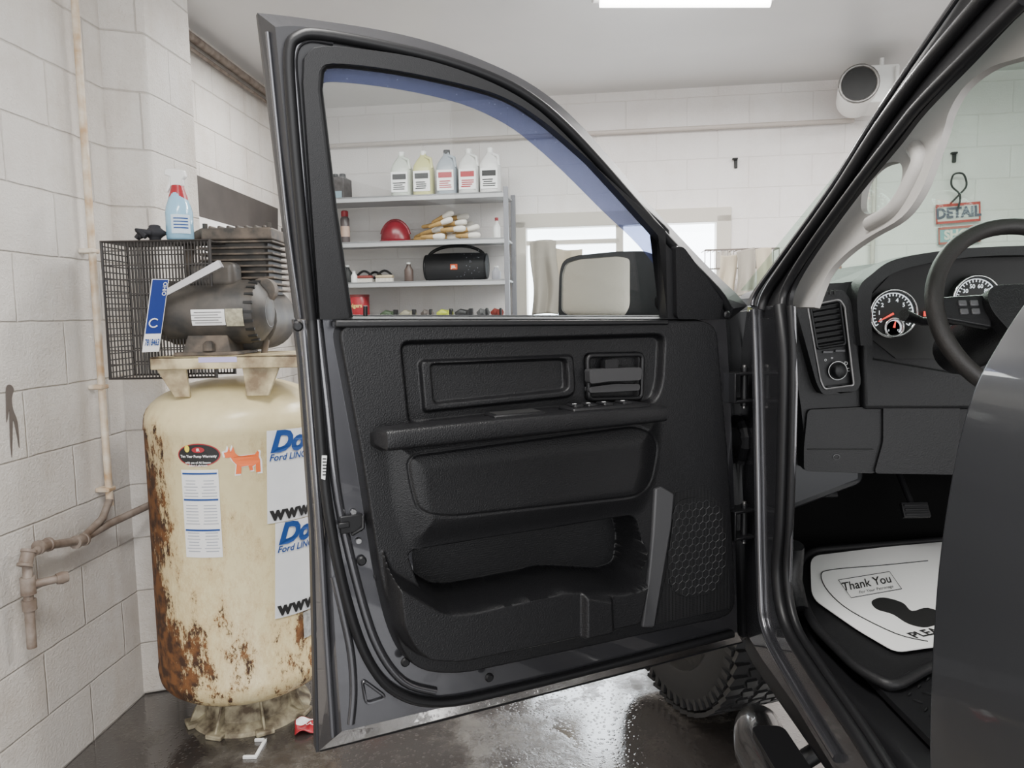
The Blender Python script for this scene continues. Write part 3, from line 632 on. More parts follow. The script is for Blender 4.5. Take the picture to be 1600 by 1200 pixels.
gp=CF.P(*CF.uv(243,378,-.02),-.02);gp.z=vG1+.006
def blob(c,r,sz,n=12):
    return lathe([(r*math.sin(a)*(1+.25*math.sin(a*5)),sz*(1-math.cos(a))/2) for a in np.linspace(.05,math.pi-.05,n)],c,seg=18,sx=1.1,ref=(1,0,0))
o=top('work_glove',blob(gp,.028,.055),mat('black_knit',(.03,.03,.035),.9,bump=1,bs=80),'black knit work glove resting on the wire guard','glove',smooth=70)
for i in range(4): mk('finger',tube([gp+V3((-.03+.01*i,-.01*i,.025)),gp+V3((-.05+.006*i,-.02*i+.01,.03)),gp+V3((-.065+.02*i,-.02*i+.01,.012))],.010,8),o.data.materials[0],o,smooth=60)
c=hit(480,1138,V3((0,0,0)),V3((0,0,1)))
o=top('snack_wrapper',hfield(Fr(c,(1,.3,0),(-.3,1,0),(0,0,1)),-.04,.04,-.045,.045,12,12,lambda P:.012+.008*np.sin(P[:,0]*90)*np.cos(P[:,1]*70)),RED,'crumpled red and white wrapper on the wet floor','wrapper',smooth=60)
o.modifiers.new('s','SOLIDIFY').thickness=.003
mk('white_print_band',hfield(Fr(c+V3((0,0,.004)),(1,.3,0),(-.3,1,0),(0,0,1)),-.036,.036,.008,.04,12,8,lambda P:.012+.008*np.sin(P[:,0]*90)*np.cos(P[:,1]*70)),WTXT,o,smooth=60)
mk('lettering',text_s('TEXAS',.022,lambda x,y:c+V3((x,y*1.2-.015,.026))),WTXT,o)
c=hit(402,1168,V3((0,0,0)),V3((0,0,1)));ff=Fr(c,(1,0,0),(0,1,0),(0,0,1))
top('plastic_clip',merge(boxf(ff,-.02,.02,.03,.04,0,.01),boxf(ff,.01,.02,-.06,.04,0,.01),boxf(ff,-.025,.02,-.065,-.055,0,.01)),WHT,'small white angled plastic clip on the wet floor','plastic clip',bevel=.002)
# =============== TRUCK ===============
tk=root('pickup_truck',(1.3,1.2,0),'dark grey pickup truck with its driver door open','pickup truck')
Rp=V3((-.345,1.30,.647));U=V3((.912,.409,0)).normalized();N=V3((U.y,-U.x,0))
DL=Fr(Rp,U,(0,0,1),N)
zb=1.393;A_=math.radians(9)
DU=Fr((Rp.x,Rp.y,zb),U,N*math.sin(A_)+V3((0,0,1))*math.cos(A_),N*math.cos(A_)-V3((0,0,1))*math.sin(A_))
YB=499
def dp(x,y,w=0): return (DU if y<=YB else DL).p(x,y,w)
outer=[(462,YB),(470,560),(480,700),(489,830),(493,1000),(497,1174),(700,1122),(930,1063),(1160,1003),(1155,800),(1146,600),(1140,YB)]
front=[(478,YB),(488,560),(503,700),(514,830),(524,1000),(534,1143),(715,1100),(930,1047),(1152,988),(1148,800),(1140,600),(1134,YB)]
shole=DL.loop([(640,820),(1060,790),(1040,940),(720,980),(650,950)],0)
door=mk('front_door',loft(DL.loop(outer,-.075),DL.loop(front,0),[shole]),PAINT,tk)
door['label']='open driver door with grey painted shell and black interior trim'
mk('outer_skin',prism(DL.loop([(x-(3 if x<700 else 0),y+(2 if y>900 else 0)) for x,y in outer],-.075),N*-.03),FRM,door,bevel=.004)
topo=[(402,20),(470,28),(600,48),(700,74),(790,110),(850,145),(900,188),(950,243),(1000,303),(1060,368),(1110,420),(1150,458)]
topo=spline(topo,4)
outerU=topo+[(1168,478),(1140,YB),(462,YB),(440,330)]
topf=spline([(430,42),(478,42),(600,62),(695,88),(780,122),(838,158),(888,202),(938,256),(990,315),(1048,378),(1098,430),(1135,466)],4)
frontU=topf+[(1146,482),(1134,YB),(478,YB),(458,330)]
win=[(545,YB-1)]+[(520,330)]+[(497,140)]+spline([(499,112),(520,99),(620,110),(740,136),(800,158),(850,190),(900,232),(960,287),(1005,328),(1040,360)],4)+[(1043,YB-1)]
holew=DU.loop(win,0)
mk('window_frame',loft(DU.loop(outerU,-.05),DU.loop(frontU,0),[holew]),FRM,door,label='dark upper window frame')
mk('outer_frame_edge',prism(DU.loop(outerU,-.05),DU.N*-.02,[DU.loop(win,-.05)]),RUB,door,bevel=.004)
inn=[(500,YB)]+[(488,330),(474,130)]+spline([(476,90),(505,72),(620,84),(700,103),(775,132),(832,165),(880,207),(932,262),(985,320),(1042,383),(1092,434)],4)+[(1130,470),(1128,YB)]
mk('inner_frame_trim',prism(DU.loop(inn,.022),DU.N*-.03,[DU.loop(win,.022)]),BLK,door,bevel=.006,seg=3)
rc=[dp(x,y,.0) for x,y in [(545,YB-1)]+win[1:-1]+[(1043,YB-1)]]
mk('glass_run_seal',tube(rc,.008,8),RUB,door,smooth=60)
mk('window_glass',prism(DU.loop(win,-.025),DU.N*-.004),GLASS,door,label='clear side window glass with water drops')
inner_b=spline([(499,172),(503,138),(520,128),(620,139),(720,162),(790,194),(838,230),(884,272),(940,328),(998,384),(1036,436),(1041,470)],4)
tb=win[2:-1]+inner_b[::-1]
mk('tint_band',prism(DU.loop(tb,-.022),DU.N*-.001),TINT,door,label='soft blue tinted strip along the glass edge')
dm=mat('water_drop',(.50,.54,.64),.1)
dr_=[]
for i in range(60):
    t=random.randrange(3,len(win)-2);x,y=win[t];x+=random.gauss(4,12)-(10 if t>25 else 0);y+=abs(random.gauss(0,16))+4
    if 505<x<1030 and y<480:
        r=random.uniform(.0003,.0006);dr_.append(lathe([(r,0),(r*.6,r*.5)],DU.p(x,y,-.021),DU.N,5))
for i in range(90):
    x=random.gauss(740,13);y=random.uniform(330,480);r=random.uniform(.0003,.0006);dr_.append(lathe([(r,0),(r*.6,r*.5)],DU.p(x,y,-.021),DU.N,5))
mk('water_drops',merge(*dr_),dm,door)['kind']='stuff'
seal=spline([(1138,482),(1118,452),(1048,380),(990,315),(938,256),(888,203),(838,160),(780,126),(695,95),(600,72),(500,54),(466,58),(452,80),(455,160),(470,330),(487,YB)],4)
sealL=spline([(487,YB+1),(498,640),(512,790),(540,930),(575,1030),(620,1082),(690,1098),(800,1077),(950,1040),(1144,990)],5)
mk('door_seal',tube([dp(x,min(y,YB),.008) for x,y in seal],.0095,10),RUB,door,smooth=60)
mk('door_seal.001',tube([DL.p(x,y,.006) for x,y in sealL],.0095,10),RUB,door,smooth=60)
for nm,pts,w_,r_,m_ in (('shell_rib',[(496,YB+1),(512,640),(528,780),(560,920),(590,1010),(630,1064),(680,1080)],.0,.009,PAINT),
    ('shell_rib.001',[(474,YB+1),(486,640),(500,830),(510,1000),(520,1150)],-.02,.007,PAINT),
    ('shell_rib.002',[(522,900),(536,960),(548,1020),(552,1080),(548,1130)],-.002,.008,PAINT)):
    mk(nm,tube([DL.p(x,y,w_) for x,y in spline(pts,5)],r_,10),m_,door,smooth=60)
mk('frame_rib',tube([DU.p(x,y,.002) for x,y in spline([(492,YB-1),(478,330),(464,160),(460,85),(480,62),(520,66)],5)],.006,8),PAINT,door,smooth=60)
mk('frame_edge_highlight',tube([DU.p(x,y,-.02) for x,y in spline([(470,YB-1),(447,330),(418,50)],5)],.004,8),PAINT,door,smooth=60)
mk('drip_edge',tube([DL.p(x,y,-.08) for x,y in ((500,1170),(700,1120),(930,1061),(1158,1001))],.006,8),RUB,door,smooth=60)
tri=[DL.p(x,y,.003) for x,y in rnd([(566,1062),(604,1090),(572,1100)],8)]
mk('drain_boss',tube(tri,.003,6,True),PAINT,door,smooth=60)
def PX(pts,w,r=0): return uvs(DL,pts,w,r)
Tp=PX([(522,504),(700,500),(1046,500),(1118,498),(1128,620),(1137,720),(1144,850),(1148,962),(1005,992),(850,1026),(720,1054),(662,1052),(632,1032),(610,985),(590,900),(562,720),(540,600)],.03,30)
Ap=PX([(622,532),(1038,520),(1034,600),(1022,632),(860,644),(636,668)],.03,18)
Bp=PX([(653,562),(896,553),(900,612),(890,622),(660,646)],.02,10)
Bi=PX([(670,567),(885,559),(888,606),(880,612),(676,633)],.02,10)
Cp=PX([(914,552),(1008,550),(1006,628),(916,630)],.02,10)
Mp=PX([(600,680),(1040,640),(1035,740),(1010,808),(640,868),(612,800)],.045,25)
Dp=PX([(634,712),(1000,664),(1032,690),(1018,760),(990,775),(700,806),(655,800),(645,775)],.045,22)
Ep=PX([(643,868),(1000,810),(1012,855),(1006,905),(978,917),(885,913),(740,944),(700,946),(662,922)],.06,14)
Fp=PX([(608,868),(622,905),(700,951),(742,947),(884,915),(978,920),(1008,906),(1024,850),(1030,870),(1006,982),(850,1016),(720,1044),(668,1042),(640,1020),(622,985)],.09,12)
Gp=PX([(905,922),(955,930),(958,985),(935,1010),(905,1012)],.09,6)
def trimh(P):
    t=sdf(P,Tp);h=-.03+.068*S((t+.008)/.014)
    a=sdf(P,Ap);h-=.022*S(a/.009)
    b=sdf(P,Bp);bi=sdf(P,Bi);h+=.010*S(b/.006)-.018*S(bi/.005)
    c=sdf(P,Cp);h-=.010*S(c/.006)
    m=sdf(P,Mp);h+=.018*S(m/.07)
    d=sdf(P,Dp);h-=.0028*np.exp(-(d/.0022)**2)
    f=sdf(P,Fp);h+=.056*S((f+.002)/.016)
    g=sdf(P,Gp);h+=.014*S(g/.012)
    e=sdf(P,Ep);k=S((e+.003)/.007);h=h*(1-k)+(-.055)*k
    v=.0003*np.sin(P[:,1]*1300)*k;return h+v
ua=np.array(Tp);
mk('trim_panel',hfield(DL,ua[:,0].min()-.01,ua[:,0].max()+.01,ua[:,1].min()-.01,ua[:,1].max()+.006,420,360,trimh,lambda P:sdf(P,Tp)>-.008),BLKP,door,smooth=75,label='black moulded interior door panel with map pocket')
nv=44;sec=32;vs=[];fs=[]
for i in range(nv):
    t=i/(nv-1)
    tx,ty=592+t*(1056-592),674+t*(633-674)-3*math.sin(t*math.pi);bx,by=598+t*(1051-598),708+t*(659-708)
    u1,v1=DL.uv(tx,ty,.115);u2,v2=DL.uv(bx,by,.115);uc=(u1+u2)/2;vc=(v1+v2)/2;hv=(v1-v2)/2
    e=min(t,1-t)/.03;sc_=math.sqrt(max(.02,1-(1-min(1,e))**2))
    for k in range(sec):
        a=2*math.pi*k/sec;cw=math.copysign(abs(math.cos(a))**.3,math.cos(a));sv=math.copysign(abs(math.sin(a))**.35,math.sin(a))
        vs.append(DL.P(uc,vc+hv*sv*(.5+.5*sc_)-.006*(cw<0),.066+.05*cw*(sc_ if cw>0 else 1)))
for i in range(nv-1):
    for k in range(sec): l=(k+1)%sec;fs.append((i*sec+k,i*sec+l,(i+1)*sec+l,(i+1)*sec+k))
fs+=[tuple(range(sec)),tuple((nv-1)*sec+k for k in range(sec))]
mk('armrest',(vs,fs),BLKP,door,smooth=60,label='long black padded armrest')
def armtop(x):
    t=(x-592)/464;y=674-41*t-3*math.sin(t*math.pi);return DL.uv(x,y,.115)
def onarm(x0,x1,w0,w1,z0,z1):
    a=armtop(x0);b=armtop(x1);q=[DL.P(a[0],a[1],w0),DL.P(b[0],b[1],w0),DL.P(b[0],b[1],w1),DL.P(a[0],a[1],w1)]
    vs=[p+V3((0,0,z0)) for p in q]+[p+V3((0,0,z1)) for p in q]
    return vs,[(0,1,2,3),(4,7,6,5),(0,4,5,1),(1,5,6,2),(2,6,7,3),(3,7,4,0)]
mk('pull_cup_rim',onarm(778,860,.047,.1,-.004,.004),BLKP,door,bevel=.003)
mk('pull_cup',onarm(784,854,.052,.094,-.002,.0046),KTXT,door)
mk('switch_plate',onarm(900,1022,.04,.105,-.004,.005),BLK,door,bevel=.004)
for i,x in enumerate((908,930,955,985)):
    mk('window_switch',onarm(x,x+16,.055,.09,.002,.010),BLKP,door,bevel=.003)
    mk('switch_mark',onarm(x+4,x+9,.07,.075,.0098,.0104),WTXT,door)
mk('handle_bezel',tube([DL.p(x,y,.024) for x,y in rnd([(918,556),(1004,554),(1002,622),(920,624)],8)],.005,8,True),BLK,door,smooth=60)
mk('door_handle',merge(prism(DL.loop(rnd([(921,577),(1003,574),(1002,594),(950,596),(922,600)],5),.045),N*-.02),prism(DL.loop(rnd([(921,605),(960,600),(1000,600),(1000,610),(921,614)],4),.035),N*-.02)),DGREY,door,bevel=.005,seg=3,label='dark satin inner door handle lever')
mk('lock_lever',prism(DL.loop(rnd([(946,562),(966,561),(966,576),(946,577)],3),.036),N*-.02),BLK,door,bevel=.003)
mk('trim_strip',prism(DL.loop([(1024,764),(1034,760),(1054,772),(1050,820),(1040,880),(1022,981),(1004,981),(1014,900),(1020,840)],.046),N*-.03),mat('dark_wedge_trim',(.055,.055,.058),.42),door,bevel=.004,seg=3,label='satin dark grey vertical trim strip')
sg=[(1054,790),(1070,778),(1105,778),(1128,800),(1133,850),(1130,905),(1110,928),(1070,934),(1048,920),(1044,880)]
def perf():
    t=NT('perforated_grille');co=t.n('ShaderNodeTexCoord').outputs['Object']
    vo=t.n('ShaderNodeTexVoronoi',{'Vector':co,'Scale':260.0,'Randomness':0.1}).outputs[0]
    t.set(t.b,'Base Color',t.mix(t.ramp(vo,.3,.5),(.002,.002,.002),(.014,.014,.015)));t.set(t.b,'Roughness',.5);t.set(t.b,'Specular IOR Level',.3);return t.m
PERF=perf()
mk('speaker_grille',prism(DL.loop(rnd(sg,14),.042),N*-.006),PERF,door,bevel=.002)
mk('grille_field',prism(DL.loop([(1056,770),(1100,758),(1134,800),(1142,950),(1024,975),(1040,900)],.0392),N*-.004),PERF,door)
hx=[];su=np.array(uvs(DL,rnd(sg,14),.042))
u0,v0_=su.min(0);u1,v1_=su.max(0);hr=.0105;row=0;vv=v0_
while vv<v1_:
    uu=u0+(row%2)*hr*.866
    while uu<u1:
        if sdf(np.array([[uu,vv]]),su)[0]>.004: hx.append(tube([DL.P(uu+hr*.97*math.sin(a),vv+hr*.97*math.cos(a),.0422) for a in np.arange(6)*math.pi/3],.0006,4,True))
        uu+=hr*1.732
    vv+=hr*1.5;row+=1
mk('hexagon_pattern',merge(*hx),mat('hexagon_line',(.022,.022,.024),.45),door)
mk('mirror_sail_cover',prism(DU.loop(rnd([(1056,385),(1068,385),(1128,468),(1126,YB),(1058,YB)],8),.034),DU.N*-.02),BLKP,door,bevel=.006,seg=3)
mk('belt_molding',prism(DL.loop([(524,500),(1046,500),(1046,508),(524,512)],.043),N*-.03),BLK,door,bevel=.004,seg=3)
mk('belt_wiper',tube([DU.p(548,YB-2,-.01),DU.p(1042,YB-2,-.01)],.006,8),RUB,door,smooth=60)
mk('lock_knob',tube([dp(571,494,.02),dp(571,478,.02)],.004,8),BLK,door,smooth=60)
for x,y in ((536,545),(592,901),(565,876),(764,1058),(465,510),(633,1034),(1135,492)):
    mk('screw',lathe([(.009,0),(.009,.003),(.006,.006),(.003,.006)],DL.p(x,y,.004 if x<600 else .02),N,14),RUB if x!=465 else BLK,door,smooth=40)
lf=Fr(DL.p(548,818,.006),DL.U,DL.V,DL.N)
mk('door_latch',merge(boxf(lf,-.02,.02,-.016,.016,-.01,.006),boxf(lf,-.024,-.004,-.004,.006,.006,.012),tube([lf.P(0,-.02,.004),lf.P(.02,-.008,.01),lf.P(.022,.012,.004)],.004,6)),RUB,door,bevel=.002)
for x,y in ((533,800),(552,800),(560,845)): mk('latch_bolt',lathe([(.006,0),(.005,.004)],DL.p(x,y,.003),N,10),CHR,door,smooth=40)
mk('shell_sticker',prism(DL.loop([(503,712),(511,712),(508,750),(502,748)],.018),N*-.001),WTXT,door)
mk('sticker_print',merge(*[prism(DL.loop([(504,y),(510,y),(510,y+2),(504,y+2)],.0188),N*-.0005) for y in range(716,746,5)]),KTXT,door)
mo=V3((.315,1.86,0));mn=V3((-.28,-.96,0)).normalized()
mf=Fr(mo,(.96,-.28,0),(0,0,1),mn)
mout=[(874,425),(880,406),(900,399),(960,393),(1010,392),(1036,405),(1040,500),(1010,512),(885,512),(872,498)]
mg=[(878,428),(884,411),(902,405),(965,400),(984,404),(984,478),(976,494),(890,494),(877,486)]
mk('side_mirror',prism(mf.loop(rnd(mout,12),.0),mn*-.1,[mf.loop(rnd(mg,7),.0)]),BLK,door,bevel=.012,seg=4,label='black side mirror seen through the glass')
mk('mirror_glass',prism(mf.loop(rnd(mg,7),-.01),mn*-.004),mat('mirror_silver',(.62,.56,.48),.12,metal=1),door)
mk('mirror_arm',tube([mf.p(1030,470,-.05),DU.p(1085,480,-.05)],.03,12),BLK,door,smooth=60)
for y in (605,818):
    p=DL.p(1152,y,.0)
    hf2=Fr(p,U,(0,0,1),N)
    mk('door_hinge',merge(boxf(hf2,-.02,.035,-.035,-.028,-.03,.02),boxf(hf2,-.02,.035,.028,.035,-.03,.02),lathe([(.008,-.045),(.008,.045)],hf2.P(.02,0,.0),(0,0,1),12),boxf(hf2,-.024,-.018,-.035,.035,-.03,.02)),BLK,door,bevel=.002)
    mk('hinge_pin',lathe([(.0045,-.05),(.0045,.05)],hf2.P(.02,0,.0),(0,0,1),10),STEEL,door,smooth=50)
# ---- body side
BS=Fr((.56,1.72,0),(0,1,0),(0,0,1),(-1,0,0))
ta=math.radians(14)
BU=Fr((.56,1.72,1.39),(0,1,0),(math.sin(ta),0,math.cos(ta)),(-math.cos(ta),0,math.sin(ta)))
apo=[(1168,484),(1172,462),(1215,402),(1290,298),(1352,198),(1420,96),(1487,0),(1530,-60)]
api=[(1700,-60),(1600,8),(1515,96),(1442,172),(1400,226),(1335,305),(1270,395),(1238,450),(1232,484)]
mk('a_pillar',prism(BU.loop(spline(apo,4)+spline(api,4),0),BU.N*-.008),RUB,tk,bevel=.003,seg=2,label='black sealed windshield pillar')
mid=spline([(1190,484),(1200,455),(1240,396),(1310,298),(1375,198),(1445,105),(1530,5),(1580,-50)],5)
mk('pillar_seal',tube([BU.p(x,y,.008) for x,y in mid],.011,10),BLK,tk,smooth=60)
mid=spline([(1222,484),(1228,452),(1262,394),(1330,300),(1398,212),(1440,160),(1515,84),(1600,0)],5)
mk('pillar_seal.001',tube([BU.p(x,y,.006) for x,y in mid],.009,10),RUB,tk,smooth=60)
lead=spline([(1176,478),(1182,457),(1222,400),(1297,296),(1358,198),(1425,98),(1493,0),(1535,-60)],5)
mk('pillar_paint_edge',tube([BU.p(x,y,.006) for x,y in lead],.005,8),PAINT,tk,smooth=60)
IN=Fr((.60,1.72,1.39),BU.U,BU.V,BU.N)
gt=spline([(1236,480),(1246,440),(1278,385),(1322,310),(1378,235),(1434,165),(1505,92),(1570,34),(1640,-14)],4)
gr=spline([(1660,60),(1600,88),(1550,104),(1508,134),(1484,172),(1474,205),(1458,250),(1438,300),(1408,340),(1358,370),(1320,398),(1292,430),(1272,480)],4)
hole=spline([(1345,322),(1352,285),(1375,260),(1402,253),(1410,268),(1402,300),(1380,325),(1355,334)],4,True)
mk('pillar_trim',prism(IN.loop(gt+gr,0),IN.N*-.012,[IN.loop(hole,0)]),GREY,tk,bevel=.005,seg=3,label='grey inner pillar trim with grab handle')
mk('grab_handle',tube([IN.p(x,y,.0) for x,y in spline([(1360,350),(1398,326),(1422,288),(1438,250),(1430,232)],5)],.014,12),GREY,tk,smooth=60)
jo=[(1168,478),(1240,478),(1243,600),(1240,720),(1236,800),(1235,860),(1232,930),(1252,1010),(1300,1100),(1375,1215),(1310,1215),(1240,1100),(1190,1030),(1166,990),(1162,800),(1150,600)]
mk('hinge_pillar',prism(BS.loop(jo,0),(.006,0,0)),PAINT,tk,bevel=.002,label='grey painted door jamb')
mk('jamb_rib',tube([BS.p(x,y,.004) for x,y in spline([(1178,484),(1182,600),(1185,750),(1188,900),(1196,985),(1240,1070),(1310,1185)],5)],.010,10),PAINT,tk,smooth=60)
mk('jamb_seal',tube([BS.p(x,y,.010) for x,y in spline([(1218,478),(1226,560),(1224,700),(1220,820),(1215,900),(1228,975),(1265,1040),(1340,1150),(1390,1230)],5)],.013,12),RUB,tk,smooth=60)
mk('jamb_seal.001',tube([BS.p(x,y,.0) for x,y in spline([(1236,478),(1240,560),(1238,700),(1234,820),(1230,900),(1244,975),(1280,1035),(1360,1150),(1410,1230)],5)],.008,12),RUB,tk,smooth=60)
mk('jamb_gap',prism(BS.loop([(1140,485),(1176,480),(1176,700),(1182,985),(1160,1000),(1150,800)],-.03),(.02,0,0)),RUB,tk)
YG=V3((0,1.80,0));NG=V3((0,-1,0))
mk('hinge_gap_filler',prism([hit(x,y,YG,NG) for x,y in ((1118,490),(1190,484),(1196,985),(1150,1000),(1138,800))],(0,.02,0)),RUB,tk,label='black filler panel standing in for the dark gap behind the door edge')  # flat black sheet added to keep the hinge gap dark
for x,y in ((1160,590),(1165,560),(1158,690),(1170,720),(1165,880),(1172,930)):
    mk('jamb_bolt',lathe([(.009,0),(.009,.006),(.005,.009)],BS.p(x+10,y,-.01),(-1,0,0),8),BLK,tk,smooth=40)
mk('wire_boot',tube([BS.p(x,y,.01) for x,y in spline([(1148,655),(1160,665),(1165,690),(1158,720)],5)],[.012+.003*(i%2) for i in range(16)],10),RUB,tk,smooth=30)
mk('front_fender',prism([V3((.56,1.86,z)) for z in (0.86,1.33)]+[V3((.66,1.86,1.36)),V3((.9,1.86,1.36)),V3((.9,1.86,.95)),V3((.66,1.86,.86))],(0,.35,0)),PAINTD,tk,bevel=.02,seg=4)
mk('door_sill',prism([V3((.57,0,.60)),V3((.57,0,.655)),V3((.60,0,.70)),V3((.72,0,.715)),V3((.72,0,.60))][::-1],(0,1.72,0)),RUB,tk,bevel=.01,seg=3)
mk('rocker_panel',prism([V3((.60,0,.50)),V3((.575,0,.55)),V3((.58,0,.62)),V3((.66,0,.62)),V3((.66,0,.50))],(0,1.80,0)),RUB,tk,bevel=.012,seg=3)
CABZ=.73
CARP=mat('black_floor_mat_rubber',(.012,.012,.013),.5,bump=.3,bs=200,spec=.35)
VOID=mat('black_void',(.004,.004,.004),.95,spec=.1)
mk('cab_floor',box(.66,2.2,.0,2.3,CABZ-.05,CABZ-.012),CARP,tk)
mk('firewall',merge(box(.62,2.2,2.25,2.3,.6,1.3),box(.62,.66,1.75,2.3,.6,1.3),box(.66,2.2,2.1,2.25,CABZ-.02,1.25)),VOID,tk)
dps=[]
for i in range(30):
    for j in range(7):
        c=V3((.68+j*.03,.55+i*.025,CABZ+.002));d=V3((1,1,0)) if (i+j)%2 else V3((1,-1,0));d=d.normalized()*.008;dps.append(tube([c-d,c,c+d],[.001,.0025,.001],5))
mk('diamond_tread',merge(box(.64,.9,.45,1.38,CABZ-.012,CABZ),*dps),RUB,tk)
def floorpt(x,y,z): return hit(x,y,V3((0,0,z)),V3((0,0,1)))
mp=[floorpt(x,y,CABZ) for x,y in rnd([(1238,905),(1262,868),(1600,840),(1600,1020),(1455,1050),(1395,1085),(1340,1055),(1270,985)],20)]
mo_=top('rubber_floor_mat',prism(mp,(0,0,.008)),CARP,'black rubber floor mat on the cab floor','floor mat',bevel=.003)
mk('mat_rim',tube([p+V3((0,0,.012)) for p in mp],.010,8,True),CARP,mo_,smooth=60)
mk('kick_panel',tube([BS.p(1242,852,-.06),BS.p(1232,905,-.06),BS.p(1250,955,-.06)],[.02,.03,.02],10),BLKP,tk,smooth=60)
pz=CABZ+.016
PP=mat('white_paper',(.82,.82,.81),.7)
ppx=rnd([(1266,870),(1380,856),(1470,848),(1560,845),(1560,1000),(1455,1012),(1400,1020),(1340,985),(1268,935)],16)
pp=top('paper_floor_mat',prism([floorpt(x,y,pz) for x,y in ppx],(0,0,.002)),PP,'white disposable paper floor mat reading Thank You','paper mat')
c00=floorpt(1322,927,pz+.003);c10=floorpt(1398,913,pz+.003);c01=floorpt(1314,910,pz+.003)
tU=(c10-c00);tV=(c01-c00)
def paper(x,y): return c00+tU*x+tV*y
mk('print_box',tube([floorpt(x,y,pz+.003) for x,y in ((1310,906),(1390,893),(1409,920),(1330,934))],.0009,4,True),KTXT,pp)
tv,tf=text_s('Thank You',1.0,lambda x,y:V3((x,y,0)),off=.012,shear=.25)
xs=[v.x for v in tv];wd=max(xs)-min(xs)
mk('lettering',([paper((v.x-min(xs))/wd,.55+v.y*1.05) for v in tv],tf),KTXT,pp)
tv,tf=text_s('For Your Patronage',1.0,lambda x,y:V3((x,y,0)),shear=.2)
xs=[v.x for v in tv];wd=max(xs)-min(xs)
mk('lettering.002',([paper(.25+.7*(v.x-min(xs))/wd,-.12+v.y*.34) for v in tv],tf),KTXT,pp)
mk('print_border',tube([floorpt(x,y,pz+.003) for x,y in spline([(1450,876),(1380,883),(1300,890),(1283,899),(1295,925),(1330,955),(1400,990),(1450,1002)],4)],.0012,4),KTXT,pp)
fs_=spline([(1362,940),(1380,934),(1410,942),(1425,955),(1450,950),(1480,965),(1450,980),(1420,975),(1395,960),(1370,952)],4,True)
mk('foot_print_mark',prism([floorpt(x,y,pz+.0022) for x,y in fs_],(0,0,.0008)),KTXT,pp)
X=tU.normalized();Y=V3((0,0,1)).cross(X)
q0=floorpt(1424,996,pz);mk('lettering.001',text_s('PLEASE',.034,lambda x,y:q0+X*x+Y*y+V3((0,0,.003)),off=.001,align='LEFT'),KTXT,pp)
# ---- dashboard
DD=Fr((0,1.80,0),(1,0,0),(0,0,1),(0,-1,0))
DASH=mat('black_dash_plastic',(.013,.013,.014),.5,bump=.4,bs=300,spec=.4)
dl=spline([(1234,462),(1262,446),(1330,440),(1362,428),(1392,412),(1440,402),(1500,395),(1600,392)],4)+[(1760,392),(1760,742),(1478,742),(1262,735),(1252,640),(1240,560)]
dash=mk('dashboard',prism(DD.loop(dl,0),(0,.42,0)),DASH,tk,bevel=.012,seg=3,label='black dashboard')
hood=spline([(1352,520),(1350,458),(1372,432),(1405,414),(1470,401),(1540,394),(1620,392)],5)
mk('cluster_hood',tube([DD.p(x,y,.05) for x,y in hood],.010,12),DASH,dash,smooth=60)
mk('cluster_hood.001',prism(DD.loop(spline([(1345,540),(1340,458),(1365,426),(1400,405),(1470,392),(1540,386),(1640,383)],5)+spline([(1640,398),(1540,400),(1470,408),(1410,421),(1380,438),(1362,462),(1364,540)],5),.06),(0,.06,0)),DASH,dash,bevel=.005,seg=3)
mk('cluster_face',prism(DD.loop([(1362,530),(1362,460),(1400,420),(1500,404),(1640,400),(1640,560),(1400,560)],.006),(0,.006,0)),KTXT,dash)
GL=mat('gauge_glow',(.8,.85,.9),emit=.8)
RN=mat('gauge_red',(.9,.06,.04),emit=1)
def gauge(x,y,r,nums,ang):
    c=DD.p(x,y,.03);k=r/F*1.8
    cf=Fr(c,DD.U,DD.V,DD.N)
    mk('gauge',lathe([(k,-.02),(k,0),(k*.93,.002),(k*.9,-.006),(.0,-.006)],c,DD.N,40),KTXT,dash,smooth=30,label='round instrument gauge with white scale and red needle')
    mk('gauge_ring',tube([cf.P(k*math.sin(a),k*math.cos(a),.001) for a in np.linspace(0,2*math.pi,41)[:-1]],.0028,8,True),CHR,dash,smooth=60)
    tk_=[tube([cf.P(k*.86*math.sin(a),k*.86*math.cos(a),-.004),cf.P(k*.74*math.sin(a),k*.74*math.cos(a),-.004)],.0012,4) for a in np.linspace(-2.2,2.2,25)]
    mk('gauge_scale',merge(*tk_,tube([cf.P(k*.87*math.sin(a),k*.87*math.cos(a),-.004) for a in np.linspace(-2.2,2.2,30)],.0015,4)),GL,dash)
    ts=[]
    for i,n in enumerate(nums):
        a=-2.1+4.2*i/(len(nums)-1);cc=(k*.58*math.sin(a),k*.58*math.cos(a));ts.append(text_s(n,k*.24,lambda x,y,cc=cc:cf.P(cc[0]+x,cc[1]+y,-.003),off=.0002))
    mk('gauge_numbers',merge(*ts),GL,dash)
    mk('needle',tube([cf.P(0,0,.0),cf.P(k*.7*math.sin(ang),k*.7*math.cos(ang),.0)],[.003,.001],6),RN,dash)
gauge(1396,490,36,['0','1','2','3','4','5','6','7'],-2.05)
gauge(1526,468,36,['0','20','30','50','60','80','90','120'],-2.1)
gauge(1397,512,14,['E','F'],.2)
mk('display_light',boxf(Fr(DD.p(1452,490,.012),DD.U,DD.V,DD.N),-.014,.014,-.006,.006,0,.002),RN,dash)
vb=[(1238,462),(1318,452),(1330,470),(1346,600),(1338,612),(1286,618),(1276,600)]
vi=[(1262,478),(1312,468),(1320,480),(1334,602),(1288,608),(1282,595)]
mk('vent_bezel',prism(DD.loop(rnd(vb,8),.035),(0,.05,0),[DD.loop(rnd(vi,5),.035)]),DASH,dash,bevel=.004,seg=3,label='dark bezel around the vent and headlamp switch')
mk('vent_bezel_edge',tube([DD.p(x,y,.036) for x,y in rnd(vi,5)],.0028,6,True),SILV,dash,smooth=60)
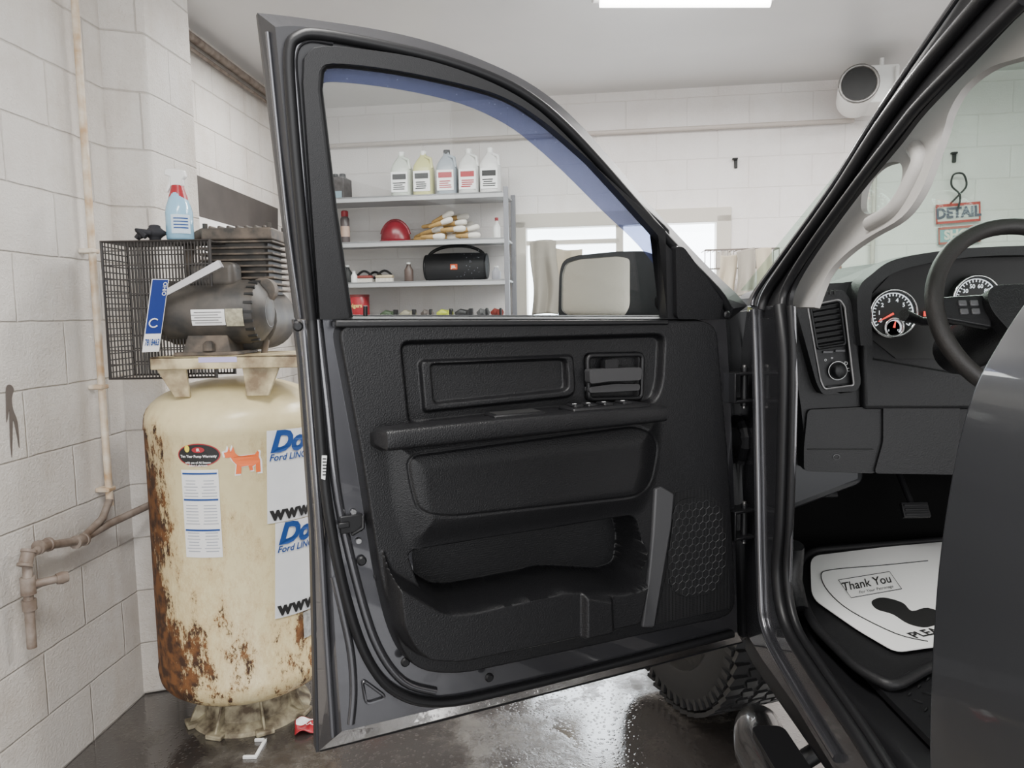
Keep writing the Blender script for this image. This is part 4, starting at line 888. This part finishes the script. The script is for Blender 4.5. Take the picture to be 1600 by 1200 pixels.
mk('vent_column',prism(DD.loop(vi,.02),(0,.03,0)),BLK,dash)
vv_=[(1266,478),(1312,470),(1321,538),(1277,545)]
mk('vent_cavity',prism(DD.loop(vv_,.023),(0,.004,0)),KTXT,dash)
sl=[]
for i in range(8):
    t=(i+.5)/8;a=(1266+11*t,478+67*t);b=(1312+9*t,470+68*t);p0=DD.p(*a,.034);p1=DD.p(*b,.034)
    sl.append(prism([p0+V3((0,0,.0015)),p1+V3((0,0,.0015)),p1+V3((0,.012,.006)),p0+V3((0,.012,.006))],(0,0,-.002)))
mk('air_vent',merge(*sl),BLKP,dash)
mk('vent_frame',tube([DD.p(x,y,.034) for x,y in rnd(vv_,5)],.0035,6,True),BLK,dash,smooth=60)
c=DD.p(1308,579,.026);mk('headlamp_knob',lathe([(.021,0),(.02,.006),(.015,.02),(.012,.022),(0,.022)],c,DD.N,28),BLK,dash,smooth=40)
mk('knob_ring',tube([c+DD.N*.004+(DD.U*math.cos(a)+DD.V*math.sin(a))*.022 for a in np.linspace(0,6.28,29)[:-1]],.0008,6,True),WTXT,dash)
mk('knob_marks',merge(*[text_s(ch,.012,lambda x,y,xx=xx,yy=yy:DD.p(xx,yy,.0215)+DD.U*x+DD.V*y) for ch,xx,yy in (('o',1290,562),('=',1300,560),('D',1322,568),('O',1326,578))]),WTXT,dash)
mk('dimmer_slots',merge(*[boxf(Fr(DD.p(x,y,.022),DD.U,DD.V,DD.N),-.012,.012,-.003,.003,0,.004) for x,y in ((1293,550),(1312,548),(1300,605),(1322,603))]),MGREY,dash,bevel=.001)
mk('defrost_vent',merge(*[boxf(Fr(DD.p(1262+i*7,456,.037),DD.U,DD.V,DD.N),-.002,.002,-.006,.006,0,.003) for i in range(7)]),KTXT,dash)
mk('lower_dash_panel',prism(DD.loop(rnd([(1262,640),(1384,634),(1384,700),(1368,740),(1256,736),(1256,700)],8),.01),(0,.02,0)),DASH,dash,bevel=.004,seg=3)
mk('lower_dash_panel.001',prism(DD.loop(rnd([(1380,606),(1500,620),(1500,742),(1366,740),(1380,690)],8),.018),(0,.03,0)),DASH,dash,bevel=.008,seg=3)
mk('panel_seam',tube([DD.p(1262,702,.012),DD.p(1364,702,.012)],.0015,6),KTXT,dash)
c=DD.p(1307,714,.012);mk('hood_release_mark',tube([c+DD.U*(.008*math.cos(a))+DD.V*(.006*math.sin(a)) for a in np.linspace(0,6.28,17)[:-1]],.0008,4,True),MGREY,dash)
mk('side_fill',prism(DD.loop([(1346,470),(1362,470),(1364,560),(1600,600),(1600,640),(1350,640)],.022),(0,.03,0)),DASH,dash,bevel=.01,seg=3)
wc=V3((.992,1.42,1.388))
wn=V3((0,-math.cos(.38),math.sin(.38)))
mk('column_shroud',lathe([(.05,-.25),(.058,-.1),(.05,-.03)],wc,wn,24),BLKP,dash,smooth=50)
mk('turn_signal_stalk',tube([wc+V3((-.02,.12,-.02)),DD.p(1440,502,.25),DD.p(1412,492,.27)],[.008,.009,.013],10),BLKP,dash,smooth=60)
Xw=V3((1,0,0));Yw=wn.cross(Xw).normalized();
if Yw.z<0: Yw=-Yw
RW=.180
ring=[wc+(Xw*math.cos(a)+Yw*math.sin(a))*RW for a in np.linspace(0,2*math.pi,65)[:-1]]
LEA=mat('steering_rim_leather',(.02,.018,.017),.5,bump=.3,bs=300)
sw=mk('steering_wheel',tube(ring,.0165,14,True),LEA,tk,smooth=70,label='black leather steering wheel')
wf=Fr(wc,Xw,Yw,wn)
mk('airbag_hub',prism([wf.P(a,b,-.005) for a,b in rnd([(-.085,.045),(.085,.045),(.095,-.0),(.05,-.07),(-.05,-.07),(-.095,0)],.03)],wn*.03),BLKP,sw,bevel=.012,seg=4)
for s in (-1,1): mk('spoke',prism([wf.P(s*a,b,-.012) for a,b in ((.07,.035),(.172,.03),(.172,-.015),(.08,-.035))],wn*.018),BLK,sw,bevel=.006,seg=3)
mk('spoke.001',prism([wf.P(a,b,-.012) for a,b in ((-.03,-.06),(.03,-.06),(.022,-.172),(-.022,-.172))],wn*.016),BLK,sw,bevel=.006,seg=3)
for i,(a,b) in enumerate(((-.13,.015),(-.13,-.002),(-.108,.015),(-.108,-.002))):
    mk('button',boxf(wf,a-.008,a+.008,b-.006,b+.006,.004,.010),MGREY,sw,bevel=.002)
for x,y,w_,h_ in ((1290,768,.05,.035),(1428,798,.07,.04)):
    c=hit(x,y,V3((0,1.9,0)),V3((0,-1,0)));f=Fr(c,(1,0,0),(0,.5,.85),(0,-.85,.5))
    mk('pedal',merge(boxf(f,-w_/2,w_/2,-h_/2,h_/2,0,.012),*[boxf(f,-w_/2+.005,w_/2-.005,v-.003,v+.003,.012,.015) for v in (-.012,0,.012)],tube([f.P(0,0,0),f.P(0,.2,-.05)],.008,8)),RUB,tk,bevel=.003)
mk('windshield',prism([V3((.62,2.0,1.45)),V3((2.2,2.0,1.45)),V3((2.2,1.05,1.88)),V3((.70,1.05,1.88))],(0,.003,.003)),WSGLASS,tk)
mk('roof_header',box(.78,2.0,.2,1.02,1.87,1.93),GREY,tk,bevel=.02)
mk('rearview_mirror',box(1.0,1.22,1.04,1.06,1.79,1.85),BLK,tk,bevel=.01)
RY=.76;RF=Fr((0,RY,0),(1,0,0),(0,0,1),(0,-1,0))
prof=spline([(1640,420),(1600,470),(1560,530),(1522,600),(1497,680),(1478,780),(1464,880),(1456,980),(1451,1090),(1450,1200),(1455,1330)],4)
lp_=[RF.p(x,y) for x,y in prof]
lp_+= [V3((.60,RY,lp_[-1].z)),V3((.62,RY,lp_[0].z))]
mk('rear_door',prism(lp_,(0,-.95,0)),PAINTD,tk,bevel=.006,seg=3,smooth=30,label='closed dark grey rear door with curved side')
mk('b_pillar',prism([V3((.60,RY-.01,.62)),V3((.70,RY-.01,.62)),V3((.72,RY-.01,1.5)),V3((.62,RY-.01,1.4))],(0,-.1,0)),RUB,tk)
rx,rz,rr_=.555,.40,.062
rpts=[V3((rx,y,rz)) for y in (.1,.6,1.1,1.6)]+[V3((rx+.012*k,1.6+.05*k,rz)) for k in (1,2,3)]
rrad=[rr_]*4+[rr_*.97,rr_*.85,rr_*.35]
mk('running_board',tube(rpts,rrad,24),mat('running_board_black',(.02,.02,.021),.25,metal=.3,coat=.5,var=.4,vs=40),tk,smooth=60,label='rounded black tubular side step')
mk('step_pad',prism([V3((x,y,rz+rr_-.006)) for x,y in rnd([(rx-.035,1.1),(rx+.04,1.1),(rx+.04,1.58),(rx-.035,1.58)],.025)],(0,0,.014)),RUB,tk,bevel=.004)
mk('step_bracket',tube([V3((rx,1.5,rz)),V3((.66,1.5,.47)),V3((.72,1.5,.55))],.02,10),RUB,tk,smooth=60)
wcn=V3((.672,2.56,.402));wax=V3((-.95,-.31,0)).normalized();wh=.135
TIR=mat('tire_rubber',(.024,.024,.025),.5,spec=.5)
tire=mk('front_tire',lathe([(.25,-wh),(.33,-wh-.01),(.375,-wh+.01),(.386,-wh+.04),(.388,0),(.386,wh-.04),(.375,wh-.01),(.33,wh+.01),(.25,wh)],wcn,wax,64),TIR,tk,smooth=40,label='black knobby all-terrain tire')
blk=[];X0=V3((0,0,1));Y0=wax.cross(X0)
for i in range(52):
    a=2*math.pi*i/52
    for j,(o_,wd) in enumerate(((-.112,.05),(-.055,.04),(0,.036),(.055,.04),(.112,.05))):
        aa=a+(j%2)*.06;d=X0*math.cos(aa)+Y0*math.sin(aa);tt=wax.cross(d)
        f=Fr(wcn+d*.382+wax*o_,wax,tt+wax*(.4 if j%2 else -.4),d);blk.append(boxf(f,-wd/2,wd/2,-.016,.016,0,.014))
    d=X0*math.cos(a)+Y0*math.sin(a);tt=wax.cross(d)
    for s in (-1,1):
        f=Fr(wcn+d*.352+wax*s*(wh-.004),d,tt,wax*s);blk.append(boxf(f,-.022,.022,-.010,.010,0,.010))
mk('tread_blocks',merge(*blk),TIR,tire)['kind']='stuff'
mk('wheel_rim',lathe([(.25,wh),(.24,wh-.02),(.2,wh-.05),(.08,wh-.03),(.06,wh),(0,wh)],wcn,wax,40),STEEL,tire,smooth=40)
# =============== LIGHT ===============
w=bpy.data.worlds.new('world');bpy.context.scene.world=w;w.use_nodes=True
bg=w.node_tree.nodes['Background'];bg.inputs[0].default_value=(1,.995,.985,1);bg.inputs[1].default_value=1.3
def area(name,loc,rot,sx,sy,e,col=(1,1,1)):
    l=bpy.data.lights.new(name,'AREA');l.shape='RECTANGLE';l.size=sx;l.size_y=sy;l.energy=e;l.color=col
    o=bpy.data.objects.new(name,l);o.location=loc;o.rotation_euler=rot;bpy.context.scene.collection.objects.link(o)
area('ceiling_lamp_light',(pc.x,pc.y,ZC-.12),(0,0,.04),1.0,.2,66,(1,.98,.95))
area('ceiling_lamp_light',(-.3,.6,ZC-.12),(0,0,1.5),1.4,.3,62,(1,.98,.95))
area('ceiling_lamp_light',(2.2,3.2,ZC-.12),(0,0,0),1.4,.3,85,(1,.98,.95))
area('ceiling_lamp_light',(-.6,4.0,ZC-.12),(0,0,0),1.2,.3,38,(1,.98,.95))
area('garage_opening_daylight',(1.0,-2.4,1.4),(math.radians(100),0,0),5,2.4,145,(.97,.98,1))
bpy.context.view_layer.update()
